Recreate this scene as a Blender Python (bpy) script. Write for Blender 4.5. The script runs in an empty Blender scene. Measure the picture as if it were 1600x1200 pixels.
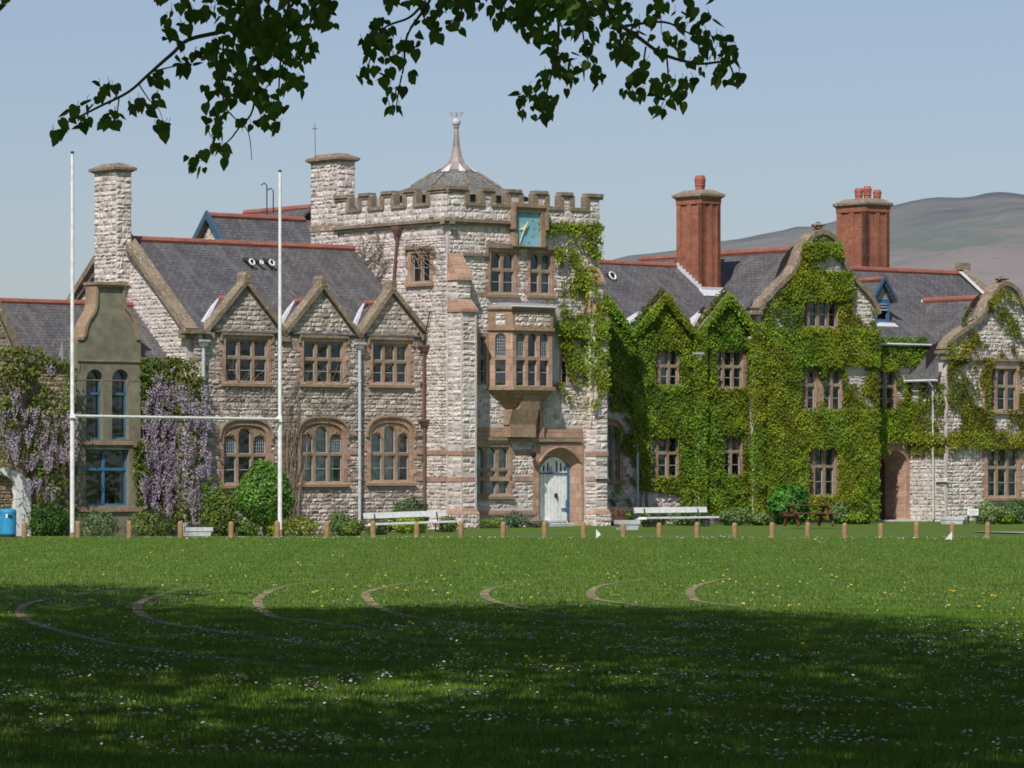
import bpy, math, random
import numpy as np
from mathutils import Vector, Matrix, geometry
random.seed(7); RNG = np.random.default_rng(11)
EYE, FPX, CX, HY = 1.55, 6500.0, 800.0, 750.0      # survey: eye height, focal length, horizon of the reference survey
sc = bpy.context.scene; COL = sc.collection
R = math.radians
# ------------------------------------------------------------------ materials
def newmat(name):
    m = bpy.data.materials.new(name); m.use_nodes = True
    nt = m.node_tree; b = nt.nodes['Principled BSDF']
    return m, nt, b
class NT:
    def __init__(s, nt): s.nt = nt
    def n(s, t, **k):
        o = s.nt.nodes.new(t)
        for a, v in k.items(): setattr(o, a, v)
        return o
    def l(s, a, b): s.nt.links.new(a, b)
    def coord(s, kind='UV', scale=(1, 1, 1)):
        c = s.n('ShaderNodeTexCoord'); m = s.n('ShaderNodeMapping'); m.inputs['Scale'].default_value = scale
        s.l(c.outputs[kind], m.inputs['Vector']); return m.outputs['Vector']
    def noise(s, vec, scale, detail=4, rough=.55):
        o = s.n('ShaderNodeTexNoise'); o.inputs['Scale'].default_value = scale
        o.inputs['Detail'].default_value = detail; o.inputs['Roughness'].default_value = rough
        if vec is not None: s.l(vec, o.inputs['Vector'])
        return o.outputs['Fac']
    def ramp(s, fac, stops):
        o = s.n('ShaderNodeValToRGB'); e = o.color_ramp.elements
        while len(e) < len(stops): e.new(.5)
        for i, (p, c) in enumerate(stops):
            e[i].position = p; e[i].color = (*c, 1) if len(c) == 3 else c
        s.l(fac, o.inputs['Fac']); return o.outputs['Color']
    def mix(s, a, b, fac, mode='MIX'):
        o = s.n('ShaderNodeMix', data_type='RGBA', blend_type=mode)
        for sock, v in ((o.inputs[6], a), (o.inputs[7], b)):
            if isinstance(v, (tuple, list)): sock.default_value = (*v, 1)
            else: s.l(v, sock)
        if isinstance(fac, (int, float)): o.inputs[0].default_value = fac
        else: s.l(fac, o.inputs[0])
        return o.outputs[2]
    def math(s, op, a, b=0.0):
        o = s.n('ShaderNodeMath', operation=op)
        for i, v in enumerate((a, b)):
            if isinstance(v, (int, float)): o.inputs[i].default_value = v
            else: s.l(v, o.inputs[i])
        return o.outputs[0]
    def bump(s, h, b, strength=.5, dist=.02):
        o = s.n('ShaderNodeBump'); o.inputs['Strength'].default_value = strength; o.inputs['Distance'].default_value = dist
        s.l(h, o.inputs['Height']); s.l(o.outputs[0], b.inputs['Normal'])
def attr(t):
    o = t.n('ShaderNodeAttribute'); o.attribute_name = 'Col'; return o
def mat_stone(name, dark, light, pink, dirt=.35):
    m, nt, b = newmat(name); t = NT(nt); a = attr(t)
    uv = t.coord('UV')
    base = t.ramp(a.outputs['Fac'], [(0, dark), (.3, tuple((x+y)/2 for x, y in zip(dark, light))), (.6, light), (1, pink)])
    n1 = t.noise(uv, 9, 5); n2 = t.noise(uv, 1.1, 3); n3 = t.noise(uv, 40, 2)
    c = t.mix(base, t.ramp(n1, [(.3, (.62, .58, .55)), (.62, (1.12, 1.1, 1.08))]), 1, 'MULTIPLY')
    c = t.mix(c, t.ramp(n2, [(.35, (1, 1, 1)), (.7, (1-dirt, 1-dirt, 1-dirt*1.1))]), 1, 'MULTIPLY')
    n4 = t.noise(t.coord('UV', (1.6, .22, 1)), 1.4, 4); c = t.mix(c, t.ramp(n4, [(.42, (1, 1, 1)), (.72, (.72, .69, .64))]), 1, 'MULTIPLY')
    t.l(c, b.inputs['Base Color']); b.inputs['Roughness'].default_value = .95
    t.bump(t.math('ADD', n1, t.math('MULTIPLY', n3, .5)), b, .65, .03)
    return m
def mat_noise(name, c1, c2, scale=6, rough=.9, bump=.3, kind='UV', detail=4, joints=None, spots=None, streak=None):
    m, nt, b = newmat(name); t = NT(nt); uv = t.coord(kind)
    n = t.noise(uv, scale, detail); c = t.ramp(n, [(.3, c1), (.7, c2)])
    h = n
    if joints:
        br = t.n('ShaderNodeTexBrick'); t.l(uv, br.inputs['Vector'])
        br.inputs['Brick Width'].default_value = joints[0]; br.inputs['Row Height'].default_value = joints[1]
        br.inputs['Mortar Size'].default_value = joints[2]; br.inputs['Scale'].default_value = 1
        br.inputs['Color1'].default_value = (1.12, 1.1, 1.08, 1); br.inputs['Color2'].default_value = (.8, .8, .82, 1)
        br.inputs['Mortar'].default_value = (*([joints[3]]*3), 1)
        c = t.mix(c, br.outputs['Color'], 1, 'MULTIPLY')
        h = t.math('SUBTRACT', n, br.outputs['Fac'])
    n2 = t.noise(uv, scale*.17, 3)
    c = t.mix(c, t.ramp(n2, [(.35, (.78, .78, .78)), (.65, (1.1, 1.1, 1.1))]), 1, 'MULTIPLY')
    if streak: c = t.mix(c, streak, t.ramp(t.noise(t.coord(kind, (2.2, .18, 1)), 1.6, 5), [(.5, (0, 0, 0)), (.75, (.55, .55, .55))]))
    if spots:
        sp = t.noise(uv, spots[0], 2, .4); c = t.mix(c, spots[2], t.ramp(sp, [(spots[1], (0, 0, 0)), (spots[1]+.04, (1, 1, 1))]))
    t.l(c, b.inputs['Base Color']); b.inputs['Roughness'].default_value = rough
    if bump: t.bump(h, b, bump, .02)
    return m
def mat_leaf(name, col, trans=.3, rough=.6, twoside=None):
    m, nt, b = newmat(name); t = NT(nt); a = attr(t)
    c = t.mix(col, a.outputs['Color'], 1, 'MULTIPLY')
    t.l(c, b.inputs['Base Color']); b.inputs['Roughness'].default_value = rough
    b.inputs['Specular IOR Level'].default_value = .25
    tr = t.n('ShaderNodeBsdfTranslucent'); c2 = t.mix(c, (1.2, 1.25, .5), .5, 'MULTIPLY'); t.l(c2, tr.inputs['Color'])
    mx = t.n('ShaderNodeMixShader'); mx.inputs[0].default_value = trans
    t.l(b.outputs[0], mx.inputs[1]); t.l(tr.outputs[0], mx.inputs[2])
    t.l(mx.outputs[0], nt.nodes['Material Output'].inputs['Surface']); return m
def mat_flat(name, c, rough=.5, metal=0, bump=0):
    m, nt, b = newmat(name); t = NT(nt); n = t.noise(t.coord('Object'), 7, 4)
    cc = t.mix(c, t.ramp(n, [(.3, (.8, .8, .8)), (.7, (1.1, 1.1, 1.1))]), 1, 'MULTIPLY')
    t.l(cc, b.inputs['Base Color']); b.inputs['Roughness'].default_value = rough; b.inputs['Metallic'].default_value = metal
    if bump: t.bump(n, b, bump, .01)
    return m
def mat_glass(name, tint, refl=.12):
    m, nt, b = newmat(name); t = NT(nt); nt.nodes.remove(b)
    tr = t.n('ShaderNodeBsdfTransparent'); tr.inputs['Color'].default_value = (*tint, 1)
    g = t.n('ShaderNodeBsdfGlossy'); g.inputs['Roughness'].default_value = .04; g.inputs['Color'].default_value = (.9, .95, 1, 1)
    bp = t.n('ShaderNodeBump'); bp.inputs['Strength'].default_value = .4; bp.inputs['Distance'].default_value = .05
    t.l(t.noise(t.coord('UV'), 2.2, 1), bp.inputs['Height']); t.l(bp.outputs[0], g.inputs['Normal'])
    fr = t.n('ShaderNodeFresnel'); fr.inputs['IOR'].default_value = 1.5
    mx = t.n('ShaderNodeMixShader'); t.l(t.math('ADD', fr.outputs[0], refl-.04), mx.inputs[0])
    t.l(tr.outputs[0], mx.inputs[1]); t.l(g.outputs[0], mx.inputs[2])
    t.l(mx.outputs[0], nt.nodes['Material Output'].inputs['Surface']); return m
M = {}
M['mortar'] = mat_noise('mortar', (.48, .435, .41), (.66, .60, .57), 14, .95, .4)
M['stone'] = mat_stone('limestone', (.45, .40, .375), (.79, .735, .70), (.81, .73, .69), .15)
M['stone_grey'] = mat_stone('weathered_limestone', (.30, .265, .235), (.69, .62, .57), (.78, .69, .635), .34)
M['mortar_dark'] = mat_noise('mortar_dark', (.25, .215, .19), (.41, .36, .315), 14, .95, .4)
M['stone_yellow'] = mat_stone('buff_stone', (.24, .20, .13), (.42, .35, .23), (.46, .38, .27), .4)
M['sand'] = mat_noise('red_sandstone', (.37, .225, .16), (.50, .335, .24), 5, .9, .3, joints=(.55, .28, .008, .55))
M['sand_plain'] = mat_noise('weathered_sandstone', (.25, .165, .105), (.40, .28, .18), 6, .9, .4, spots=(14, .66, (.22, .2, .14)))
M['coping'] = mat_noise('lichened_coping', (.17, .13, .09), (.32, .25, .175), 5, .95, .5, spots=(9, .67, (.6, .58, .52)))
M['slate'] = mat_noise('slate', (.085, .082, .088), (.145, .14, .148), 9, .7, .5, joints=(.28, .17, .012, .38), streak=(.2, .19, .17), spots=(3.2, .66, (.17, .165, .13)))
M['slate_green'] = mat_noise('slate_weathered', (.11, .115, .11), (.24, .24, .215), 7, .8, .5, joints=(.28, .17, .012, .5))
M['ridge'] = mat_noise('red_ridge_tile', (.26, .085, .06), (.36, .135, .095), 10, .8, .3)
M['brick'] = mat_noise('red_brick', (.29, .10, .06), (.42, .17, .10), 3, .9, .3, joints=(.23, .077, .009, .75))
M['brick_dark'] = mat_noise('dark_brick', (.10, .06, .05), (.26, .10, .06), 3, .9, .3, joints=(.23, .077, .009, .75))
M['pot'] = mat_noise('terracotta', (.32, .08, .07), (.45, .16, .12), 8, .8, .2)
M['render'] = mat_noise('grey_render', (.17, .155, .105), (.26, .24, .17), 3, .95, .3, spots=(5, .72, (.14, .12, .09)))
M['ashlar'] = mat_noise('dressed_quoin', (.52, .47, .44), (.66, .60, .56), 6, .9, .3, joints=(2, .3, .008, .7))
M['lead'] = mat_flat('lead_white', (.62, .63, .66), .6)
M['lead_dark'] = mat_flat('lead_grey', (.33, .31, .31), .6)
M['lead_brown'] = mat_noise('spire_lead', (.28, .22, .2), (.4, .33, .31), 8, .6, .2)
M['glass'] = mat_glass('window_glass', (.55, .6, .62), .10)
M['glass_pale'] = mat_glass('window_glass_pale', (.88, .92, .92), .12)
M['dark'] = mat_flat('unlit_dark', (.03, .028, .026), .9)  # near-black sheets behind openings; shade of unlit rooms put into the colour
M['curtain'] = mat_flat('curtain', (.66, .70, .68), .9)
M['curtain_g'] = mat_flat('green_curtain', (.12, .30, .28), .9)
M['frame_w'] = mat_flat('grey_window_frame', (.42, .46, .50), .5)
M['frame_b'] = mat_flat('blue_paint', (.06, .17, .31), .5)
M['blue_board'] = mat_flat('dull_blue_board', (.05, .11, .18), .6)
M['clock'] = mat_noise('clock_blue', (.19, .42, .52), (.25, .50, .60), 3, .6, .1)
M['gold'] = mat_flat('gold_leaf', (.95, .8, .42), .45)
M['white'] = mat_flat('white_paint', (.80, .80, .78), .5)
M['door'] = mat_flat('pale_door_paint', (.88, .89, .86), .5)
M['iron'] = mat_flat('black_iron', (.02, .02, .022), .5)
M['pipe'] = mat_flat('painted_pipe', (.50, .55, .55), .5)
M['pipe_b'] = mat_flat('brown_pipe', (.16, .085, .06), .6)
M['wood'] = mat_noise('post_wood', (.27, .17, .075), (.40, .265, .13), 9, .85, .3, 'Object')
M['wood_red'] = mat_noise('stained_wood', (.10, .03, .022), (.19, .06, .04), 9, .7, .3, 'Object')
M['plastic_blue'] = mat_flat('blue_plastic', (.035, .30, .55), .4)
M['concrete'] = mat_noise('concrete', (.40, .41, .42), (.56, .57, .58), 9, .9, .3, 'Object')
M['ivy'] = mat_leaf('ivy_leaf', (.138, .222, .022), .25, .45)
M['wist_leaf'] = mat_leaf('wisteria_leaf', (.115, .16, .03), .3, .6)
M['wist'] = mat_leaf('wisteria_blossom', (.50, .44, .53), .3, .8)
M['shrub'] = mat_leaf('shrub_leaf', (.09, .16, .03), .25, .5)
M['lime'] = mat_leaf('lime_leaf', (.095, .18, .032), .5, .5)
M['stem'] = mat_noise('vine_stem', (.14, .10, .07), (.25, .19, .14), 12, .95, .4, 'Object')
M['bark'] = mat_noise('bark', (.05, .04, .03), (.12, .10, .08), 8, .95, .7, 'Object')
M['grassblade'] = mat_leaf('grass_blade', (.118, .222, .028), .3, .6)
M['petal'] = mat_flat('daisy_petal', (.8, .8, .78), .7)
M['yellow'] = mat_flat('dandelion', (.75, .55, .02), .7)
M['door_dark'] = mat_flat('dark_red_door', (.05, .018, .014), .6)
# ------------------------------------------------------------------ frames
class Frame:
    """local axes of a wall: s along it (to the right), d inwards, z up; origin at the foot"""
    def __init__(f, px0, Y, deg):
        f.a = R(deg); f.c, f.n = math.cos(f.a), math.sin(f.a)
        f.ox, f.oy = (px0-CX)/FPX*Y, Y
        f.mat = Matrix.Translation((f.ox, f.oy, 0)) @ Matrix.Rotation(f.a, 4, 'Z')
    def s(f, px, d=0.0):
        t = (px-CX)/FPX
        return (t*(f.oy+d*f.c)-f.ox+d*f.n)/(f.c-t*f.n)
    def P(f, px, py, d=0.0):
        s = f.s(px, d); Y = f.oy+s*f.n+d*f.c
        return (s, EYE+(HY-py)*Y/FPX)
    def L(f, px, py, d=0.0):
        s, z = f.P(px, py, d); return (s, d, z)
    def z(f, py, px, d=0.0): return f.P(px, py, d)[1]
def sm(x, a, b):
    t = min(1, max(0, (x-a)/(b-a))); return t*t*(3-2*t)
def ground(X, Y):
    return -.2*sm(Y, 113, 150)-.28*sm(Y, 114, 132)*(1-sm(X/Y, -.06, .01))
def at_px(px, Y): X = (px-CX)/FPX*Y; return (X, Y, ground(X, Y))
def world(px, py, Y): return Vector(((px-CX)/FPX*Y, Y, EYE+(HY-py)*Y/FPX))
WF = Frame(800, 0.0001, 0); WF.mat = Matrix.Identity(4)
# ------------------------------------------------------------------ mesh builder
class MB:
    def __init__(s): s.v = []; s.f = []; s.m = []; s.c = []
    def face(s, pts, mat=0, col=.5):
        i = len(s.v); s.v.extend(pts); s.f.append(list(range(i, i+len(pts)))); s.m.append(mat); s.c.append(col)
    def box(s, x0, x1, y0, y1, z0, z1, mat=0, col=.5, T=None):
        p = [(x, y, z) for x in (x0, x1) for y in (y0, y1) for z in (z0, z1)]
        if T: p = [tuple(T @ Vector(q)) for q in p]
        for q in ((0, 4, 5, 1), (2, 3, 7, 6), (0, 1, 3, 2), (4, 6, 7, 5), (1, 5, 7, 3), (0, 2, 6, 4)):
            s.face([p[k] for k in q], mat, col)
    def bevbox(s, x0, x1, y0, y1, z0, z1, b, mat=0):
        """box with its front (y0) edges chamfered"""
        A = [(x0, z0), (x1, z0), (x1, z1), (x0, z1)]; B = [(x0+b, z0+b), (x1-b, z0+b), (x1-b, z1-b), (x0+b, z1-b)]
        s.face([(x, y0, z) for x, z in B], mat)
        for i in range(4):
            j = (i+1) % 4
            s.face([(A[i][0], y0+b, A[i][1]), (A[j][0], y0+b, A[j][1]), (B[j][0], y0, B[j][1]), (B[i][0], y0, B[i][1])], mat)
            s.face([(A[i][0], y1, A[i][1]), (A[j][0], y1, A[j][1]), (A[j][0], y0+b, A[j][1]), (A[i][0], y0+b, A[i][1])], mat)
        s.face([(x, y1, z) for x, z in A], mat)
    def plate(s, outer, holes, y0, y1, mat=0, back=False, sides=True, hmat=None):
        loops = [outer]+list(holes)
        flat = [p for l in loops for p in l]
        tris = geometry.tessellate_polygon([[Vector((p[0], p[1], 0)) for p in l] for l in loops])
        i0 = len(s.v); s.v.extend([(p[0], y0, p[1]) for p in flat])
        for t in tris: s.f.append([i0+k for k in t]); s.m.append(mat); s.c.append(.5)
        if back:
            i0 = len(s.v); s.v.extend([(p[0], y1, p[1]) for p in flat])
            for t in tris: s.f.append([i0+k for k in t]); s.m.append(mat); s.c.append(.5)
        for k, l in enumerate(loops):
            if k == 0 and not sides: continue
            for a in range(len(l)):
                p, q = l[a], l[(a+1) % len(l)]
                s.face([(p[0], y0, p[1]), (q[0], y0, q[1]), (q[0], y1, q[1]), (p[0], y1, p[1])], mat if (k == 0 or hmat is None) else hmat)
    def loft(s, A, B, mat=0, closed=True):
        n = len(A)
        for i in range(n if closed else n-1):
            j = (i+1) % n; s.face([A[i], A[j], B[j], B[i]], mat)
    def prism(s, fp, z0, z1, mat=0, cap=True, fp1=None):
        A = [(x, y, z0) for x, y in fp]; B = [(x, y, z1) for x, y in (fp1 or fp)]
        s.loft(A, B, mat)
        if cap: s.face(B, mat); s.face(A, mat)
    def slab(s, q, th, mat=0):
        q = [Vector(p) for p in q]; n = (q[1]-q[0]).cross(q[3]-q[0]).normalized()
        if n.z < 0: n = -n
        b = [p-n*th for p in q]
        s.face([tuple(p) for p in q], mat); s.face([tuple(p) for p in b], mat)
        s.loft([tuple(p) for p in q], [tuple(p) for p in b], mat)
    def tube(s, pts, r, n=6, mat=0, r1=None, cap=True, col=.5):
        pts = [Vector(p) for p in pts]; rings = []; L = len(pts)
        for i, p in enumerate(pts):
            d = (pts[min(i+1, L-1)]-pts[max(i-1, 0)])
            d = d.normalized() if d.length > 0 else Vector((0, 0, 1))
            a = Vector((0, 0, 1)) if abs(d.z) < .9 else Vector((1, 0, 0))
            u = d.cross(a).normalized(); w = d.cross(u)
            rr = r if r1 is None else r+(r1-r)*i/max(L-1, 1)
            rings.append([tuple(p+(u*math.cos(k*2*math.pi/n)+w*math.sin(k*2*math.pi/n))*rr) for k in range(n)])
        for a, b in zip(rings, rings[1:]): 
            for i in range(n):
                j = (i+1) % n; s.face([a[i], a[j], b[j], b[i]], mat, col)
        if cap: s.face(rings[0], mat, col); s.face(rings[-1], mat, col)
    def lathe(s, prof, n, c=(0, 0), mat=0, rot=0):
        rings = [[(c[0]+r*math.cos(rot+k*2*math.pi/n), c[1]+r*math.sin(rot+k*2*math.pi/n), z) for k in range(n)] for r, z in prof]
        for a, b in zip(rings, rings[1:]): s.loft(a, b, mat)
        s.face(rings[-1], mat); s.face(rings[0], mat)
    def coping(s, path, th, d0, d1, mat=0, seg=True):
        """band of thickness th lying outside an open (s,z) path, walked left to right"""
        n = len(path); off = []
        for i, p in enumerate(path):
            a = path[max(i-1, 0)]; b = path[min(i+1, n-1)]
            dx, dz = b[0]-a[0], b[1]-a[1]; L = math.hypot(dx, dz) or 1
            k = 1
            if 0 < i < n-1:
                d1x, d1z = p[0]-a[0], p[1]-a[1]; l1 = math.hypot(d1x, d1z) or 1
                k = 1/max(.45, abs(dx*d1x+dz*d1z)/(L*l1))
            off.append((p[0]-dz/L*th*k, p[1]+dx/L*th*k))
        for i in range(n-1):
            a, b, c, e = path[i], path[i+1], off[i+1], off[i]
            s.face([(a[0], d0, a[1]), (b[0], d0, b[1]), (c[0], d0, c[1]), (e[0], d0, e[1])], mat)
            s.face([(e[0], d0, e[1]), (c[0], d0, c[1]), (c[0], d1, c[1]), (e[0], d1, e[1])], mat)
            s.face([(a[0], d0, a[1]), (b[0], d0, b[1]), (b[0], d1, b[1]), (a[0], d1, a[1])], mat)
            s.face([(a[0], d1, a[1]), (b[0], d1, b[1]), (c[0], d1, c[1]), (e[0], d1, e[1])], mat)
        for i in (0, n-1):
            a, e = path[i], off[i]
            s.face([(a[0], d0, a[1]), (e[0], d0, e[1]), (e[0], d1, e[1]), (a[0], d1, a[1])], mat)
    def build(s, name, mats, parent=None, frame=None, smooth=False):
        me = bpy.data.meshes.new(name); me.from_pydata(s.v, [], s.f)
        if not isinstance(mats, (list, tuple)): mats = [mats]
        for m in mats: me.materials.append(M[m] if isinstance(m, str) else m)
        me.polygons.foreach_set('material_index', s.m)
        if smooth: me.polygons.foreach_set('use_smooth', [True]*len(s.f))
        me.uv_layers.new(name='UVMap'); me.color_attributes.new('Col', 'FLOAT_COLOR', 'CORNER')
        uvd = []; cd = []
        for poly, col in zip(me.polygons, s.c):
            n = poly.normal
            if abs(n.z) > .97: t = Vector((1, 0, 0)); w = Vector((0, 1, 0))
            else:
                t = Vector((0, 0, 1)).cross(n).normalized(); w = n.cross(t)
            for vi in poly.vertices:
                p = Vector(s.v[vi]); uvd += [p.dot(t), p.dot(w)]
                cd += ([col, col, col, 1] if not isinstance(col, tuple) else [*col, 1])
        me.uv_layers[0].data.foreach_set('uv', uvd); me.color_attributes['Col'].data.foreach_set('color', cd)
        me.update()
        o = bpy.data.objects.new(name, me); COL.objects.link(o)
        place(o, parent, frame); return o
def world_mat(o):
    m = o.matrix_basis.copy()
    while o.parent: o = o.parent; m = o.matrix_basis @ m
    return m
def place(o, parent, frame):
    fm = frame.mat if isinstance(frame, Frame) else frame
    if parent is not None:
        o.parent = parent
        if fm is not None: o.matrix_basis = world_mat(parent).inverted() @ fm
    elif fm is not None: o.matrix_basis = fm
def tag(o, label=None, cat=None, group=None, kind=None):
    for k, v in (('label', label), ('category', cat), ('group', group), ('kind', kind)):
        if v: o[k] = v
    return o
def thing(name, label, cat, mat=None, loc=None, rz=0, group=None):
    o = bpy.data.objects.new(name, None); COL.objects.link(o); o.empty_display_size = .3
    if mat is not None: o.matrix_basis = mat.mat if isinstance(mat, Frame) else mat
    else: o.matrix_basis = Matrix.Translation(loc or (0, 0, 0)) @ Matrix.Rotation(rz, 4, 'Z')
    return tag(o, label, cat, group)
# ------------------------------------------------------------------ masonry
def spans(poly, z):
    xs = []
    for i in range(len(poly)):
        (x0, z0), (x1, z1) = poly[i], poly[(i+1) % len(poly)]
        if (z0 > z) != (z1 > z): xs.append(x0+(z-z0)/(z1-z0)*(x1-x0))
    xs.sort(); return [(xs[i], xs[i+1]) for i in range(0, len(xs)-1, 2)]
def inter(A, B):
    return [(max(a, c), min(b, d)) for a, b in A for c, d in B if min(b, d) > max(a, c)]
def minus(A, B):
    for c, d in B:
        N = []
        for a, b in A:
            if d <= a or c >= b: N.append((a, b)); continue
            if c > a: N.append((a, c))
            if d < b: N.append((d, b))
        A = N
    return A
def masonry(mb, poly, masks=(), T=None, row=.15, ln=(.13, .46), proud=.038, mat=1, y=0.0):
    z = min(p[1] for p in poly); zt = max(p[1] for p in poly); rnd = random.random
    while z < zt-.04:
        h = row*(.55+.85*rnd()); h = min(h, zt-z)
        A = inter(spans(poly, z+.015), spans(poly, z+h-.015))
        for mk in masks:
            for zz in (z+.02, z+h/2, z+h-.02): A = minus(A, spans(mk, zz))
        for a, b in A:
            x = a
            while b-x > .05:
                w = ln[0]+(ln[1]-ln[0])*rnd()**1.3
                if b-x-w < ln[0]: w = b-x
                if b-x < .05: break
                g = .007; x0, x1, z0, z1 = x+g, x+w-g, z+g, z+h-g
                nx = 3 if w > .34 else 2; col = rnd(); pr = proud*(.45+.8*rnd())
                xs = [x0]+[x0+(x1-x0)*(k+.5+(rnd()-.5)*.5)/nx*1 for k in range(nx)]+[x1]
                zs = [z0, z0+(z1-z0)*(.2+.2*rnd()), z0+(z1-z0)*(.62+.22*rnd()), z1]
                xs[1] = x0+min(.05, (x1-x0)*.2); xs[-2] = x1-min(.05, (x1-x0)*.2)
                G = []
                for j in range(4):
                    for i in range(nx+2):
                        edge = i in (0, nx+1) or j in (0, 3)
                        d = y+.004 if edge else y-pr*(.15+1.2*rnd())
                        zz = zs[j]+(0 if edge else (rnd()-.5)*.035)
                        p = (xs[i], d, zz)
                        G.append(tuple(T @ Vector(p)) if T else p)
                i0 = len(mb.v); mb.v.extend(G); W = nx+2
                for j in range(3):
                    for i in range(nx+1):
                        q = i0+j*W+i; mb.f.append([q, q+1, q+W+1, q+W]); mb.m.append(mat); mb.c.append(col)
                x += w
        z += h
def rect(s0, s1, z0, z1): return [(s0, z0), (s1, z0), (s1, z1), (s0, z1)]
def arch(s0, s1, z0, zs, zt, kind='ell', n=12):
    """closed loop of an opening with an arched head, from lower left anticlockwise"""
    c, a, b = (s0+s1)/2, (s1-s0)/2, zt-zs; L = [(s0, z0), (s1, z0)]
    for k in range(n+1):
        t = math.pi*k/n; x, y = math.cos(t), math.sin(t)
        if kind == 'tudor': y = (1-min(1, abs(x))**2.5)*.86+.14*(1-min(1, abs(x)))
        elif kind == 'flat': x = math.copysign(abs(x)**.72, x); y = abs(y)**.8
        L.append((c+a*x, zs+b*y))
    return L
# ------------------------------------------------------------------ windows
def bars(mb, loop_rect, w, y, t=.02):
    s0, s1, z0, z1 = loop_rect
    mb.box(s0, s0+w, y, y+t, z0, z1); mb.box(s1-w, s1, y, y+t, z0, z1)
    mb.box(s0+w, s1-w, y, y+t, z0, z0+w); mb.box(s0+w, s1-w, y, y+t, z1-w, z1)
def window(parent, fr, px0, px1, py0, py1, lights=3, transoms=(), top='rect', opening='rect', sw=.16, hood=True, sill=True,
           glass='glass', curtain=(), lead=False, mid=True, mw=.11, frame='frame_w', quoins=True, blind=False, pyc=None, d=0.0, label=None, blocks_l=True, blocks_r=True, mat='sand', skip=()):
    """px/py: survey of the clear opening. Returns (hole for the wall, masks for the masonry)"""
    s0, s1 = fr.s(px0, d), fr.s(px1, d); pm = (px0+px1)/2
    z1, z0 = fr.z(py0, pm, d), fr.z(py1, pm, d)
    W = MB(); masks = []
    if opening == 'rect':
        op = rect(s0, s1, z0, z1); out = rect(s0-sw, s1+sw, z0-.02, z1+.14)
    else:
        zs = fr.z(pyc, pm, d); op = arch(s0, s1, z0, zs, z1, opening); out = arch(s0-sw, s1+sw, z0-.02, zs, z1+sw*1.1, opening)
    W.plate(out, [op], d-.035, d+.26)
    masks.append([(p[0], p[1]) for p in out]); hole = [(s0+(p[0]-s0)*1.0, p[1]) for p in op]
    hole = rect(s0-.06, s1+.06, z0+.0, z1+.05) if opening == 'rect' else arch(s0-.06, s1+.06, z0+.0, zs, z1+.05, opening)
    if quoins:
        z = z0; k = 0; lim = z1 if opening == 'rect' else zs
        while z < lim:
            h = min(.28, lim-z+.12)
            for side, on in ((0, blocks_l), (1, blocks_r)):
                if (k+side) % 2 == 0 and on:
                    a, b = (s0-sw-.14, s0-sw+.002) if side == 0 else (s1+sw-.002, s1+sw+.14)
                    W.box(a, b, d-.032, d+.05, z+.004, z+h-.004); masks.append(rect(a, b, z, z+h))
            z += h; k += 1
    w = W.build('window', mat, parent, fr)
    if label: w['label'] = label
    # stone mullions and transoms
    lw = ((s1-s0)-(lights-1)*mw-.06)/lights; rows = [z1]+[fr.z(t, pm, d) for t in transoms]+[z0]
    holes = []; LR = []
    for i in range(lights):
        a = s0+.03+i*(lw+mw); b = a+lw; c = (a+b)/2
        for r in range(len(rows)-1):
            zt = rows[r]-(.05 if r else .04); zb = rows[r+1]+(.05 if r < len(rows)-2 else .03)
            if r == 0 and opening != 'rect':
                sp = lambda x: zs+(z1-zs)*max(0, 1-((x-(s0+s1)/2)/((s1-s0)/2))**2)**(.5 if opening == 'ell' else .42)
                zt = min(sp(a), sp(b))-.05
                zt = min(zt, z1-.14) if i == lights//2 and lights == 3 else zt
                zt = max(zt, zb+.2)
            if r == 0 and top != 'rect':
                hh = min(lw*.5, .3); L = arch(a, b, zb, zt-hh, zt, top, 8)
            else: L = rect(a, b, zb, zt)
            holes.append(L); LR.append((a, b, zb, zt, r, i))
    mu = MB(); mu.plate(op, holes, d+.03, d+.15)
    for a, b, zb, zt, r, i in LR:      # tracery rolls
        if r == 0 and opening != 'rect':
            c = (a+b)/2; pk = zt+.13
            mu.tube([(a-.02, d+.025, zt-.16), (a+.05, d+.02, zt+.0), (c-.05, d+.015, zt+.05), (c, d+.015, pk), (c+.05, d+.015, zt+.05), (b-.05, d+.02, zt), (b+.02, d+.025, zt-.16)], .022, 5)
    mu.build('mullion', 'sand_plain' if mat == 'sand' else mat, w)
    pn = MB(); pn.face([(s0-.05, d+.115, z0-.02), (s1+.05, d+.115, z0-.02), (s1+.05, d+.115, z1+.05), (s0-.05, d+.115, z1+.05)]); pn.build('pane', glass, w)
    gb = MB()
    for a, b, zb, zt, r, i in LR:
        bars(gb, (a, b, zb, zt), .022, d+.09)
        if r == len(rows)-2 and mid: gb.box(a+.02, b-.02, d+.088, d+.11, (zb+zt)/2-.012, (zb+zt)/2+.012)
        if lead and r == 0 and i not in skip:
            n = max(2, int((b-a)/.085))
            for k in range(1, n): x = a+(b-a)*k/n; gb.box(x-.006, x+.006, d+.095, d+.108, zb, zt)
            n = max(2, int((zt-zb)/.11))
            for k in range(1, n): z = zb+(zt-zb)*k/n; gb.box(a, b, d+.094, d+.107, z-.006, z+.006)
    gb.build('frame', frame, w)
    if curtain:
        cu = MB()
        for i, f0, f1 in curtain:
            a = s0+.03+i*(lw+mw)-.03; n = 12; x0 = a+f0*(lw+.06); x1 = a+f1*(lw+.06)
            P = [(x0+(x1-x0)*k/n, d+.22+.025*math.sin(k*2.1), 0) for k in range(n+1)]
            for p, q in zip(P, P[1:]): cu.face([(p[0], p[1], z0), (q[0], q[1], z0), (q[0], q[1], z1), (p[0], p[1], z1)])
        cu.build('curtain', 'curtain' if not blind else blind, w)
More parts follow.
